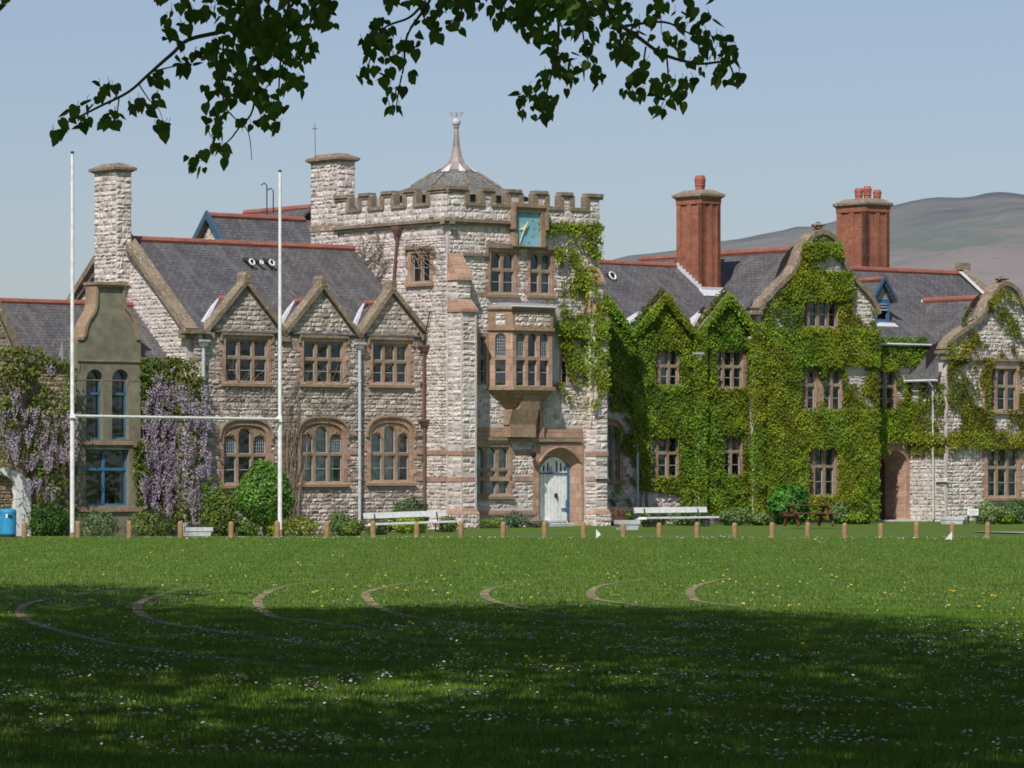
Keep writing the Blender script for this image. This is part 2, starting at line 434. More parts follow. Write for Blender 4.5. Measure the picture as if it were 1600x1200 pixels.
    if sill:
        sl = MB(); a, b = s0-sw-.06, s1+sw+.06
        sl.v  # sloping weathered sill
        A = [(a, d-.13, z0-.16), (b, d-.13, z0-.16), (b, d-.13, z0-.06), (a, d-.13, z0-.06)]
        sl.face(A); sl.face([(a, d-.13, z0-.06), (b, d-.13, z0-.06), (b, d+.03, z0+.02), (a, d+.03, z0+.02)])
        sl.face([(a, d-.13, z0-.16), (b, d-.13, z0-.16), (b, d+.03, z0-.16), (a, d+.03, z0-.16)])
        for x in (a, b): sl.face([(x, d-.13, z0-.16), (x, d-.13, z0-.06), (x, d+.03, z0+.02), (x, d+.03, z0-.16)])
        sl.build('sill', 'sand_plain', w); masks.append(rect(a, b, z0-.17, z0+.02))
    if hood:
        hm = MB()
        if opening == 'rect':
            a, b, zt = s0-sw-.05, s1+sw+.05, z1+.14
            path = [(a, zt-.22), (a, zt), (b, zt), (b, zt-.22)]
        else:
            o2 = arch(s0-sw, s1+sw, z0, zs, z1+sw*1.1, opening, 16)[2:]; path = [(p[0], p[1]) for p in reversed(o2)]
        hm.coping(path, .075, d-.11, d+.02); hm.build('hood_mould', 'coping' if opening == 'rect' else 'sand_plain', w)
        if opening == 'rect': masks.append(rect(s0-sw-.12, s1+sw+.12, z1+.1, z1+.22))
    return hole, masks
def wall(parent, fr, poly, wins=(), mats=('mortar', 'stone'), masks=(), thick=.45, name='wall', dark_backing=True, stones=True, **kw):
    w = MB(); holes = [h for h, m in wins]; mk = [q for h, m in wins for q in m]+list(masks)
    w.plate(poly, holes, 0, thick)
    if stones: masonry(w, poly, mk, **kw)
    o = w.build(name, list(mats), parent, fr)
    if dark_backing and holes:
        b = MB(); xs = [p[0] for p in poly]; zs = [p[1] for p in poly]
        b.plate([((p[0]-sum(xs)/len(xs))*.97+sum(xs)/len(xs), p[1]*.97) for p in poly], [], 1.3, 1.3, sides=False)
        b.build('dark_backing', 'dark', parent, fr)  # dark sheet standing in for the unlit rooms
    return o
def band(parent, fr, pts, th=.15, d0=-.03, d1=.05, mat='sand', name='string_course'):
    """horizontal bands: (px0, px1, py_mid)"""
    mk = []
    for a, c, y in pts:
        b = MB(); s0, s1 = fr.s(a, d0), fr.s(c, d0); z = fr.z(y, (a+c)/2)
        b.box(s0, s1, d0, d1, z-th/2, z+th/2); mk.append(rect(s0, s1, z-th/2, z+th/2)); b.build(name, mat, parent, fr)
    return mk
def ridge(parent, fr, a, b, r=.11, name='ridge_tiles', mat='ridge'):
    a, b = Vector(a), Vector(b); L = (b-a).length; n = max(2, int(L/.45)); m = MB()
    for k in range(n):
        p = a+(b-a)*(k/n); q = a+(b-a)*((k+1)/n)
        m.tube([p, p+(q-p)*.12, p+(q-p)*.13, q], r*1.12, 8); 
        m.tube([p+(q-p)*.1, q], r, 8)
    return m.build(name, mat, parent, fr)
def roof(parent, fr, quads, mat='slate', name='roof', th=.1):
    m = MB()
    for q in quads: m.slab(q, th)
    return m.build(name, mat, parent, fr)
def pipe(parent, fr, px, py0, py1, mat='pipe', r=.05, hopper=True, d=-.12):
    s, zt = fr.P(px, py0, d); zb = fr.z(py1, px, d); m = MB()
    m.tube([(s, d, zt), (s, d, max(zb, .03))], r, 8)
    z = zt-1.2
    while z > zb+.3: m.tube([(s, d, z-.04), (s, d, z+.04)], r*1.35, 8); m.box(s-.1, s+.1, d+.03, d+.12, z-.02, z+.02); z -= 1.8
    o = m.build('downpipe', mat, parent, fr)
    if hopper:
        h = MB(); h.prism([(s-.08, d-.08), (s+.08, d-.08), (s+.08, d+.1), (s-.08, d+.1)], zt-.02, zt+.16, 0, True, [(s-.19, d-.14), (s+.19, d-.14), (s+.19, d+.12), (s-.19, d+.12)])
        h.box(s-.2, s+.2, d-.15, d+.12, zt+.16, zt+.24); h.build('hopper', 'concrete' if mat == 'pipe' else 'pipe_b', o)
    return o
# ------------------------------------------------------------------ foliage (numpy)
def leafmesh(name, mat, P, N, size, D=None, cols=None, parent=None, frame=None, wid=.42, fold=.12, extra=None):
    n = len(P); size = np.broadcast_to(np.asarray(size, float), (n,))[:, None]
    N = N/np.maximum(np.linalg.norm(N, axis=1, keepdims=True), 1e-6)
    if D is None: D = RNG.normal(size=(n, 3))
    D = D-N*(D*N).sum(1, keepdims=True); D /= np.maximum(np.linalg.norm(D, axis=1, keepdims=True), 1e-6)
    S = np.cross(N, D)
    base = P-D*size*.5; tip = P+D*size*.5; l = P-D*size*.08+S*size*wid+N*size*fold; r = P-D*size*.08-S*size*wid+N*size*fold
    V = np.stack([base, l, tip, r], 1).reshape(-1, 3)
    idx = np.arange(n)[:, None]*4+np.array([[0, 1, 2, 0, 2, 3]]); idx = idx.reshape(-1)
    me = bpy.data.meshes.new(name); me.vertices.add(len(V)); me.vertices.foreach_set('co', V.ravel())
    me.loops.add(len(idx)); me.loops.foreach_set('vertex_index', idx.astype(np.int32))
    me.polygons.add(2*n); me.polygons.foreach_set('loop_start', (np.arange(2*n)*3).astype(np.int32))
    me.update(calc_edges=True)
    if cols is None: cols = np.ones((n, 3))
    C = np.concatenate([np.repeat(cols, 6, axis=0), np.ones((6*n, 1))], 1)
    ca = me.color_attributes.new('Col', 'FLOAT_COLOR', 'CORNER'); ca.data.foreach_set('color', C.ravel().astype(np.float32))
    me.materials.append(M[mat]); me.validate()
    o = bpy.data.objects.new(name, me); COL.objects.link(o); place(o, parent, frame); return o
def vn(x, y, k=1.0, ph=0.0):
    """smooth pseudo-noise 0..1"""
    x = x*k; y = y*k
    v = (np.sin(x*1.7+ph+1.3*np.sin(y*1.1+ph*2))+np.sin(y*2.3-ph+1.7*np.sin(x*.9+ph))+np.sin((x+y)*1.3+ph*3)+.6*np.sin(x*4.1-y*3.2+ph)+.5*np.sin(x*3.3+y*5.1+ph*5))
    return np.clip(.5+v/7, 0, 1)
def inpoly(x, y, poly):
    r = np.zeros(len(x), bool)
    for i in range(len(poly)):
        (x0, y0), (x1, y1) = poly[i], poly[(i+1) % len(poly)]
        if y0 == y1: continue
        c = ((y0 > y) != (y1 > y)) & (x < (x1-x0)*(y-y0)/(y1-y0)+x0); r ^= c
    return r
def leafcols(n, sp=.35, yellow=.25, x=None, y=None, ph=0):
    b = 1-sp+2*sp*RNG.random(n); h = RNG.random(n)
    if x is not None: b *= .62+.76*vn(x, y, 2.2, ph); h = .5*h+.5*vn(x, y, .8, ph+2)
    return np.stack([b*(1+yellow*(h-.4)*1.6), b, b*(1-.3*h)], 1)
def ivy(label, fr, regions, excl=(), dens=420, size=.11, bulge=.2, ph=0., name='climbing_ivy', cover=1., mat='ivy', tint=(1, 1, 1), dbase=-.07):
    """regions: (polygon in survey px, cover 0..1, depth offset)"""
    Ps = []; ex = [[fr.P(px, py) for px, py in e] for e in excl]
    for poly, cov, dd in regions:
        q = [fr.P(px, py, dd) for px, py in poly]; xs = [p[0] for p in q]; zs = [p[1] for p in q]
        A = (max(xs)-min(xs))*(max(zs)-min(zs)); n = int(A*dens)
        x = RNG.uniform(min(xs), max(xs), n); z = RNG.uniform(min(zs), max(zs), n)
        k = inpoly(x, z, q)
        for e in ex: k &= ~inpoly(x, z, e)
        nz = vn(x, z, 1.6, ph)*.6+vn(x, z, 5, ph+1)*.4
        k &= (nz+RNG.normal(0, .05, n)) < (.5+(cov-.5)*.9 if cov < 1 else .93)
        x, z, nz = x[k], z[k], nz[k]
        b = bulge*(.25+.75*vn(x, z, 3.1, ph+4))
        d = dd+dbase-b*RNG.random(len(x))**.7
        Ps.append(np.stack([x+RNG.normal(0, .05, len(x)), d, z+RNG.normal(0, .05, len(x))], 1))
    P = np.concatenate(Ps); n = len(P)
    N = np.stack([RNG.normal(0, .42, n), -np.ones(n), RNG.normal(.35, .4, n)], 1)
    D = np.stack([RNG.normal(0, .5, n), RNG.normal(0, .2, n), -np.ones(n)], 1)
    c = leafcols(n, .3, .5, P[:, 0], P[:, 2], ph)*np.array(tint); u = vn(P[:, 0], P[:, 2], .55, ph+5)[:, None]; c = c*(np.array([[.86, 1.0, .9]])*(1-u)+np.array([[1.2, 1.02, .8]])*u)*(.42+.78*np.clip((dbase+.02-P[:, 1:2])/.2, 0, 1))  # deeper leaves coloured darker, shade of the hollows put into the colour
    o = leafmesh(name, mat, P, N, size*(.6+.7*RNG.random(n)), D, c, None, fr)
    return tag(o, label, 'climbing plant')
def shrub(name, label, px, py_base, w, h, Y=None, tint=(1, 1, 1), n=1500, leaf=.09, depth=None, group=None, stems=True, ph=None, flat=.35, cat='shrub', mat='shrub', spiky=False, lift=0.0, rough=1.0, taper=0.0):
    """w,h in survey px; stands on the ground"""
    Y = Y or FPX*EYE/(py_base-HY); k = Y/FPX; W, H = w*k/2, (EYE+(HY-(py_base-h))*Y/FPX)-ground((px-CX)*k, Y); Dp = depth or W*.9; ph = random.random()*9 if ph is None else ph
    t = thing(name, label, cat, loc=at_px(px, Y), group=group)
    u = RNG.normal(size=(n, 3)); u /= np.linalg.norm(u, axis=1, keepdims=True); r = .35+.65*RNG.random(n)**.35
    r = r*(1-.22*rough+.5*rough*vn(u[:, 0]*3+u[:, 1]*2, u[:, 2]*3, 1.3, ph)); lo = lift*k
    P = np.stack([u[:, 0]*r*W, u[:, 1]*r*Dp, lo+(H-lo)*(.46+.5*u[:, 2]*r)], 1); P[:, 2] = np.maximum(P[:, 2], .03)
    if taper: P[:, :2] *= (1+taper*(.5-(P[:, 2:3]-lo)/max(H-lo, .1)))
    N = u+RNG.normal(0, .5, (n, 3)); N[:, 2] += .3
    D = RNG.normal(0, .6, (n, 3)); D[:, 2] -= .3
    if spiky: D = u+RNG.normal(0, .3, (n, 3)); D[:, 2] += .8
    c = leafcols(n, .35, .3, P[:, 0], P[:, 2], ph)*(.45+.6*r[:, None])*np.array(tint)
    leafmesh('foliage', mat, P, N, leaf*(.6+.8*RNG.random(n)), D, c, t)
    if stems:
        m = MB()
        for i in range(6):
            a = i*1.05; m.tube([(0, 0, 0), (math.cos(a)*W*.2, math.sin(a)*Dp*.2, max(lo, H*.3)), (math.cos(a)*W*.55, math.sin(a)*Dp*.5, H*.7)], .02, 5, r1=.006)
        m.build('stem', 'stem', t)
    return t

TH = 38.5; PT = TH-90          # wall direction of the long fronts, and of the returns square to them
SAND = 'sand'
def sblock(parent, fr, s0, s1, d0, d1, z0, z1, mats=('mortar', 'stone'), name='wall', sides='FLR', mk=(), **kw):
    m = MB(); m.box(s0, s1, d0, d1, z0, z1)
    if 'F' in sides: masonry(m, rect(s0, s1, z0, z1), mk, Matrix.Translation((0, d0, 0)), **kw)
    if 'L' in sides: masonry(m, rect(0, d1-d0, z0, z1), (), Matrix(((0, 1, 0, s0), (-1, 0, 0, d1), (0, 0, 1, 0), (0, 0, 0, 1))), **kw)
    if 'R' in sides: masonry(m, rect(0, d1-d0, z0, z1), (), Matrix(((0, -1, 0, s1), (1, 0, 0, d0), (0, 0, 1, 0), (0, 0, 0, 1))), **kw)
    return m.build(name, list(mats), parent, fr)
def chimney(parent, fr, pl, pc, pr, pyt, pyb, d, kind='stone', pots=(), cap=(.14, .22)):
    """pl, pc, pr: survey px of its left edge, near corner and right edge; d: depth of its front behind the wall"""
    s0 = fr.s(pc, d); s1 = fr.s(pr, d); dl = .1
    while fr_px(fr, s0, d+dl) > pl and dl < 4: dl += .02
    zt = fr.z(pyt, pc, d); zb = fr.z(pyb, pc, d)
    if kind == 'stone': c = sblock(parent, fr, s0, s1, d, d+dl, zb, zt, name='chimney', row=.2, proud=.05)
    else:
        m = MB(); r = .05; m.box(s0+r, s1-r, d+r, d+dl-r, zb, zt)
        w = s1-s0
        for a, b in ((0, .16), (.42, .58), (.84, 1)):
            m.box(s0+w*a, s0+w*b, d, d+.2, zb, zt); m.box(s0, s0+.2, d+dl*a, d+dl*b, zb, zt, 1 if a < .1 and kind == 'brick2' else 0); m.box(s1-.2, s1, d+dl*a, d+dl*b, zb, zt)
        m.box(s0-.02, s1+.02, d-.02, d+dl+.02, zt-.22, zt)
        c = m.build('chimney', ['brick', 'brick_dark'], parent, fr)
    k = MB(); o, h = cap
    def ringfp(e): return [(s0-e, d-e), (s1+e, d-e), (s1+e, d+dl+e), (s0-e, d+dl+e)]
    k.prism(ringfp(.02), zt, zt+h*.3, 0, True, ringfp(o)); k.prism(ringfp(o), zt+h*.3, zt+h*.6, 0, True)
    k.prism(ringfp(o), zt+h*.6, zt+h*1.25, 0, True, ringfp(-.22)); k.build('cap', 'coping', c)
    c.children[-1].matrix_basis = Matrix.Identity(4)
    for fs, fd, r, ph in pots:
        q = MB(); x, y = s0+(s1-s0)*fs, d+dl*fd
        z = zt+h*1.1; q.lathe([(r*.95, z), (r, z+ph*.3), (r*1.2, z+ph*.36), (r*1.05, z+ph*.42), (r*1.25, z+ph*.8), (r*1.1, z+ph*.85), (r*.95, z+ph), (r*.7, z+ph), (r*.7, z+ph*.7)], 10, (x, y))
        q.build('chimney_pot', 'pot', c); c.children[-1].matrix_basis = Matrix.Identity(4)
    return c, (s0, s1, d, d+dl, zb, zt)
def fr_px(fr, s, d):
    X = fr.ox+s*fr.c-d*fr.n; Y = fr.oy+s*fr.n+d*fr.c; return CX+FPX*X/Y
def frame_at(fr, s, d, deg):
    X = fr.ox+s*fr.c-d*fr.n; Y = fr.oy+s*fr.n+d*fr.c; return Frame(CX+FPX*X/Y, Y, deg)
def d_for(fr, s, px):
    d = 0.0
    for _ in range(30): d += (fr_px(fr, s, d)-px)/26
    return d
ZB = -.9
# ================================================================== STONE HALL (left wing)
A = Frame(300, 149.55, TH)
hall = thing('stone_hall', 'long grey limestone wing with three pointed gables and slate roof left of the tower', 'building', A)
P = A.P
w1 = [window(hall, A, 352, 418, 530, 597, 3, (559,), quoins=True, sw=.13),
      window(hall, A, 474, 536, 534, 598, 3, (561.5,), curtain=((0, 0, .35),), blind='curtain_g', sw=.13),
      window(hall, A, 582, 637, 537, 599, 3, (565,), sw=.13, curtain=((2, .5, 1),))]
kw = dict(opening='flat', top='ell', sw=.17, lead=True)
w1 += [window(hall, A, 349, 417, 664, 756, 3, (711,), pyc=686, skip=(1,), **kw),
       window(hall, A, 470, 536, 661, 754, 3, (709.5,), pyc=684, curtain=((0, 0, 1), (1, 0, 1), (2, 0, .55)), glass='glass_pale', skip=(0, 1), **kw),
       window(hall, A, 579, 640, 660, 752, 3, (709.5,), pyc=683, curtain=((0, 0, 1), (1, 0, 1), (2, 0, .5)), glass='glass_pale', skip=(0, 1, 2), **kw)]
mk = band(hall, A, [(303, 346, 707), (431, 462, 707), (548, 569, 707), (652, 667, 707), (303, 346, 748), (548, 569, 748), (652, 667, 748)], .16, -.035)
mk += band(hall, A, [(303, 338, 681), (430, 458, 681), (548, 568, 680), (652, 667, 680)], .08, -.09, .05, 'sand_plain')
poly = [(A.s(303), ZB), (A.s(667), ZB), P(667, 522), P(661, 522), P(611, 459), P(562, 528), P(558, 529), P(502, 453), P(446, 524), P(440, 523), P(383, 447), P(328, 519), P(303, 519)]
wall(hall, A, poly, w1, ('mortar_dark', 'stone_grey'), mk)
cp = MB()
for pts in ([(322, 520), (383, 445), (443, 524)], [(443, 526), (502, 451), (560, 530)], [(560, 530), (611, 457), (663, 522)]):
    q = [P(*a) for a in pts]; cp.coping(q, .17, -.17, .32)
    x, z = q[1]; cp.box(x-.13, x+.13, -.19, .34, z+.08, z+.32); cp.tube([(x, -.2, z+.34), (x, .35, z+.34)], .13, 8)
for px, py in ((325, 522), (443, 527), (560, 532), (663, 525)):
    x, z = P(px, py); cp.box(x-.2, x+.2, -.14, .3, z-.16, z+.06)
x0, z = P(288, 520); x1 = A.s(322); cp.box(x0-.1, x1, -.28, .1, z-.02, z+.12)
cp.build('coping', 'coping', hall, A)
zr = 10.4; ze = A.z(518, 400)+.05; RD = 4.5
sl = A.s(290); sR = A.s(548, RD)+3.5
m = MB(); m.slab([(sl, -.12, ze-.1), (sR, -.12, ze-.1), (sR, RD, zr), (sl, RD, zr)], .1)
m.slab([(sl, 9.1, ze), (sR, 9.1, ze), (sR, RD, zr), (sl, RD, zr)], .1)
GZ = []
for pa, pf, pg in ((383, 328, 441), (502, 446, 558), (611, 562, 661)):
    sa = A.s(pa); z = 8.15; dd = (z-ze)/(zr-ze)*RD+.15; hw = (A.s(pg)-A.s(pf))/2
    m.slab([(sa-hw, .1, ze-.12), (sa, .1, z), (sa, dd, z), (sa-.1, dd, z-.1)], .04) if False else None
    m.face([(sa-hw, .1, ze+.05), (sa, .1, z), (sa, dd+.1, z), (sa-hw, .3, ze+.1)]); m.face([(sa+hw, .1, ze+.05), (sa, .1, z), (sa, dd+.1, z), (sa+hw, .3, ze+.1)])
    GZ.append((sa, hw, z, dd))
m.build('roof', 'slate', hall, A)
ridge(hall, A, (sl, RD, zr+.02), (sR-2.8, RD, zr+.02), .12)
for sa, hw, z, dd in GZ:
    ridge(hall, A, (sa, .3, z+.03), (sa, dd-.02, z+.03), .1)
    f = MB(); f.tube([(sa, dd, z+.03), (sa-hw*.98, .35, ze+.25)], .07, 4); f.face([(sa-.02, dd-.06, z+.08), (sa-.22, dd+.14, z+.1), (sa-hw-.2, .5, ze+.34), (sa-hw+.06, .26, ze+.22)]); f.build('flashing', 'lead', hall, A)
for px, y0 in ((318, 541), (562, 545)): pipe(hall, A, px, y0, 818, d=-.16, r=.06)
pipe(hall, A, 662, 549, 660, 'pipe_b', .05, d=-.16); pipe(hall, A, 663, 665, 795, 'pipe_b', .05, d=-.16)
v = MB()                                      # roof vents
for px, py, r in ((389, 405, .105), (404, 403, .06), (420, 407, .105)):
    s, _ = A.P(px, py, 3.3); z = ze+(zr-ze)*3.3/RD
    for k in range(12):
        a, b = k*math.pi/6, (k+1)*math.pi/6
        v.tube([(s+r*math.cos(a), 3.1+r*.5*math.sin(a), z+.18+r*math.sin(a)), (s+r*math.cos(b), 3.1+r*.5*math.sin(b), z+.18+r*math.sin(b))], .035, 5)
    v.tube([(s, 3.12, z+.18), (s, 3.6, z+.3)], r*.9, 10, 1)
v.build('roof_vent', ['white', 'dark'], hall, A)
# gable end facing left
GE = Frame(291, A.oy+.05, PT)
g = lambda px, py: GE.P(px, py)
se = GE.s(291); apx = g(167, 372); zz = g(285, 517)
Wd = 9.0; ap = (-RD, zr+.25); ft = ze-.05
poly = [(-Wd, ZB), (0, ZB), (0, ft), ap, (-Wd, ft)]
wall(hall, GE, poly, (), ('mortar', 'stone'), name='gable_end')
cp = MB(); cp.coping([(-Wd-.15, ft-.1), (-RD, ap[1]+.05), (.15, ft-.1)], .2, -.2, .35); cp.box(-.15, .25, -.25, .3, ft-.3, ft+.0)
cp.build('coping', 'coping', hall, GE)
band(hall, GE, [(148, 183, 384)], .3, -.06)
# chimney on the gable apex, its left face flush with the gable
def gable_chimney():
    c, box = chimney(hall, A, 148, 182, 205, 268, 446, 3.85, 'stone', cap=(.16, .28)); return box
gable_chimney()
# ================================================================== REAR BLOCK
B = Frame(330, 176, TH)
rear = thing('rear_block', 'slate roofed rear block with a small blue trimmed gable showing above the hall ridge', 'building', B)
s0, z0 = B.P(331, 337); zz0 = z0
s1 = B.s(430, 0)
gw = 1.9; ge = z0-2.1
m = MB(); m.slab([(s0-.3, -gw, ge), (s1+6, -gw, ge), (s1+6, 0, z0), (s0-.3, 0, z0)], .1); m.slab([(s0-.3, gw, ge), (s1+6, gw, ge), (s1+6, 0, z0), (s0-.3, 0, z0)], .1)
sB, zB = B.P(487, 324, 1); sA2 = sB; dB = d_for(B, sB, 383)
m.slab([(sB-6, 1, zB-4.6), (sB-6, dB, zB-4.6), (sB, dB, zB), (sB, 1, zB)], .1); m.slab([(sB+6, 1, zB-4.6), (sB+6, dB, zB-4.6), (sB, dB, zB), (sB, 1, zB)], .1)
m.build('roof', 'slate', rear, B)
ridge(rear, B, (s0-.3, 0, z0), (s1+1.5, 0, z0), .13); ridge(rear, B, (sB, 1, zB), (sB, dB, zB), .13)
GB = frame_at(B, s0, 0, PT)
wall(rear, GB, [(-gw, 0), (gw, 0), (gw, ge), (0, z0-.1), (-gw, ge)], (), dark_backing=False)
m = MB(); m.coping([(-gw-.2, ge-.35), (0, z0-.12), (gw+.2, ge-.35)], .22, -.32, -.2); m.build('bargeboard', 'blue_board', rear, GB)
sblock(rear, B, s0+.1, s1+5, -gw+.2, gw, 0, ge-.05, sides='')
sblock(rear, B, sB-5.8, sB+5.8, 1.2, dB-.2, 0, zB-4.7, sides='')
m = MB()
for px, y0, y1 in ((417, 290, 332), (427, 298, 324)):
    s, z = B.P(px, y0, 2); b = B.z(y1+10, px, 2); m.tube([(s, 2, b), (s, 2, z), (s-.12, 2, z+.1), (s-.3, 2, z+.02)], .025, 5)
m.build('aerial', 'iron', rear, B)
# ================================================================== LOW LEFT RANGE WITH SHAPED GABLE
L = Frame(118, 147.8, TH)
low = thing('low_range', 'low range with a tall shaped gable bay holding two round-arched blue windows', 'building', L)
LE = L.z(563, 150); LR = 7.95; LD = 2.55; a, b = L.s(-60), L.s(285)
m = MB(); sv = L.s(292)
m.slab([(a-3, -.2, LE-.15), (sv, -.2, LE-.15), (L.s(215, LD), LD, LR), (a-3, LD, LR)], .1); m.slab([(a-3, 2*LD, LE), (sv, 2*LD, LE), (sv, LD, LR), (a-3, LD, LR)], .1)
m.build('roof', 'slate', low, L); ridge(low, L, (L.s(-12, LD), LD, LR), (L.s(216, LD), LD, LR), .11)
wall(low, L, [(a, ZB-.3), (b, ZB-.3), (b, LE-.1), (a, LE-.1)], (), ('mortar_dark', 'stone_yellow'))
m = MB(); s, z = L.P(101, 518, 1.4); s2, z2 = L.P(91, 566, 0); m.tube([(s, 1.45, z), (s2, -.1, z2)], .1, 4); m.build('flashing', 'lead_dark', low, L)
pts = [(118, 850), (118, 531), (126, 531), (131, 524), (133, 512), (138, 500), (146, 488), (149, 476), (150, 449), (188, 449), (189, 470), (191, 482), (199, 492), (205, 503), (207, 516), (209, 531), (217, 531), (217, 850)]
D0 = -.55; q = [L.P(px+3, py, D0) for px, py in pts]
sc0 = (q[0][0]+q[-1][0])/2
hs = []
for c in (145, 185.5):
    c += 3
    hs.append(arch(L.s(c-13.5, D0), L.s(c+13.5, D0), L.z(686, c, D0), L.z(594, c, D0), L.z(577, c, D0), 'ell', 16))
hs.append(rect(L.s(134, D0), L.s(202, D0), L.z(790, 165, D0), L.z(702, 165, D0)))
m = MB(); m.plate(q, hs, D0, 0.0, back=True); m.build('shaped_gable', 'render', low, L)
m = MB(); m.coping(q[1:-1], .1, D0-.06, .1); m.box(q[8][0]-.15, q[9][0]+.15, D0-.15, .2, q[8][1]+.1, q[8][1]+.2); m.build('coping', 'sand_plain', low, L)
for y, t, dd in ((564, .05, .05), (692, .14, .07), (796, .16, .09), (594, .03, .012)):
    m = MB(); z = L.z(y, 165, D0); m.box(q[0][0]-.01, q[-1][0]+.01, D0-dd, D0-.001, z-t/2, z+t/2); m.build('string_course', 'sand_plain', low, L)
dk = MB(); dk.box(q[0][0]+.1, q[-1][0]-.1, -.02, -.01, ZB, q[1][1]-.6); dk.build('dark_backing', 'dark', low, L)
for k, h in enumerate(hs):
    x0, x1 = min(p[0] for p in h), max(p[0] for p in h); z0_, z1_ = min(p[1] for p in h), max(p[1] for p in h)
    w = MB()
    if k < 2:
        inner = arch(x0+.07, x1-.07, z0_+.07, L.z(594, 165, D0), z1_-.07, 'ell', 16); w.plate(h, [inner], D0+.22, D0+.3)
        zt = L.z(615, 165, D0); w.box(x0+.05, x1-.05, D0+.2, D0+.28, zt-.04, zt+.04)
    else:
        w.plate(h, [rect(x0+.07, x1-.07, z0_+.07, z1_-.07)], D0+.2, D0+.28); c = L.s(166, D0); zt = L.z(733, 165, D0)
        w.box(c-.05, c+.05, D0+.19, D0+.27, z0_, z1_); w.box(x0, x1, D0+.18, D0+.26, zt-.05, zt+.05)
    w = w.build('window', 'frame_b', low, L)
    p_ = MB(); p_.plate(h, [], D0+.25, D0+.25, sides=False); p_.build('pane', 'glass', w)
    if k < 2:
        r_ = MB(); zt = L.z(641, 165, D0); n = 7
        for i in range(n+1): x = x0+.08+(x1-x0-.16)*i/n; r_.tube([(x, D0+.33, z0_+.05), (x, D0+.33, zt)], .012, 4)
        r_.tube([(x0+.05, D0+.33, zt), (x1-.05, D0+.33, zt)], .02, 5); r_.build('balustrade', 'iron', w)
        c_ = MB(); c_.face([(x1-.2, D0+.36, z0_), (x1-.06, D0+.4, z0_), (x1-.06, D0+.4, z1_-.3), (x1-.2, D0+.36, z1_-.3)]); c_.build('curtain', 'curtain', w)
    else:
        c_ = MB(); c_.face([(x1-.22, D0+.3, z0_), (x1-.06, D0+.3, z0_), (x1-.06, D0+.3, z1_), (x1-.22, D0+.3, z1_)]); c_.build('curtain', 'curtain', w)
# far-left gabled porch block
K = Frame(46, L.oy*(1-(118-46)*1.22e-4)-.7, TH)
porch = thing('stone_porch', 'buff stone gabled block with a white arched doorway at the far left edge', 'building', K)
poly = [(K.s(-70), -1), (K.s(41), -1), K.P(41, 545), K.P(20, 545), K.P(-15, 466), K.P(-50, 545), K.P(-70, 545)]
ds = arch(K.s(-40), K.s(19), -.9, K.z(758, 0), K.z(741, 0), 'ell', 12)
wall(porch, K, poly, [(ds, [])], ('mortar_dark', 'stone_yellow'), dark_backing=False)
m = MB(); m.coping([K.P(-50, 545), K.P(-15, 468), K.P(22, 547), ], .25, -.15, .9); m.box(K.s(16), K.s(43), -.2, .4, K.z(550, 30), K.z(544, 30)); m.build('coping', 'coping', porch, K)
m = MB(); m.slab([(K.s(43), .3, K.z(556, 40)), (K.s(43), 3.2, K.z(556, 40)), (K.s(-15), 3.2, K.z(470, 0)), (K.s(-15), .3, K.z(470, 0))], .1); m.build('roof', 'slate', porch, K)
o2 = arch(K.s(-52), K.s(43), -.9, K.z(762, 0), K.z(732, 0), 'ell', 12); i2 = arch(K.s(-40), K.s(19), -.9, K.z(758, 0), K.z(741, 0), 'ell', 12)
m = MB(); m.plate(o2, [i2], -.22, 0.02); m.build('door_surround', 'white', porch, K)
m = MB(); m.box(K.s(-60), K.s(40), .7, .8, -.9, 3); m.build('door', 'dark', porch, K)  # near-black sheet; the shade inside the arch is in its colour

#==TOWER==
# ================================================================== TOWER
T = Frame(700, 155, TH); TL = Frame(700, 155, PT)
tow = thing('tower', 'square limestone tower with battlements, blue clock, oriel window and slate spirelet', 'building', T)
tz = lambda py, px=700: T.z(py, px)
SW = T.s(934); zc = T.z(345, 700); WL = -TL.s(530)       # widths of the two fronts
# ---- front wall
wins = [window(tow, T, 766, 804, 394, 458, 2, (422,), top='ell', sw=.11, hood=False, curtain=((1, .55, 1),), quoins=True, mw=.13),
        window(tow, T, 828, 861, 396, 459, 2, (424,), top='ell', sw=.11, hood=False, curtain=((1, .2, 1),), quoins=True, mw=.13)]
wins += [window(tow, T, 747, 759, 526, 600, 1, (559,), top='ell', sw=.08, hood=False, sill=False, quoins=False, curtain=((0, 0, .8),), blind='curtain_g'),
         window(tow, T, 877, 889, 528, 602, 1, (562,), top='ell', sw=.08, hood=False, sill=False, quoins=False),
         window(tow, T, 741, 795, 698, 773, 3, (734,), top='ell', sw=.13, hood=False, quoins=True, blocks_l=False, curtain=((0, 0, 1), (1, 0, 1), (2, 0, 1)), glass='glass_pale', mw=.15)]
dsur = arch(T.s(841), T.s(906), ZB, T.z(722, 873), T.z(699, 873), 'tudor', 20)
dhole = rect(T.s(838), T.s(906)+.1, ZB, T.z(692, 873))
ch0, ch1, cz0, cz1 = T.s(797), T.s(845), T.z(386, 820), T.z(325, 820)
clock_hole = rect(T.s(800), T.s(840), T.z(385, 820), T.z(330, 820))
mk = band(tow, T, [(745, 800, 748), (805, 838, 748), (800, 838, 707), (745, 764, 460), (872, 915, 460)], .17, -.035)
mk += band(tow, T, [(743, 797, 675), (846, 911, 676)], .36, -.035)
mk += band(tow, T, [(743, 797, 686), (797, 912, 688)], .10, -.14, .03, 'sand_plain')
mk += band(tow, T, [(743, 838, 801)], .16, -.10)
poly = rect(0, SW, ZB, zc)
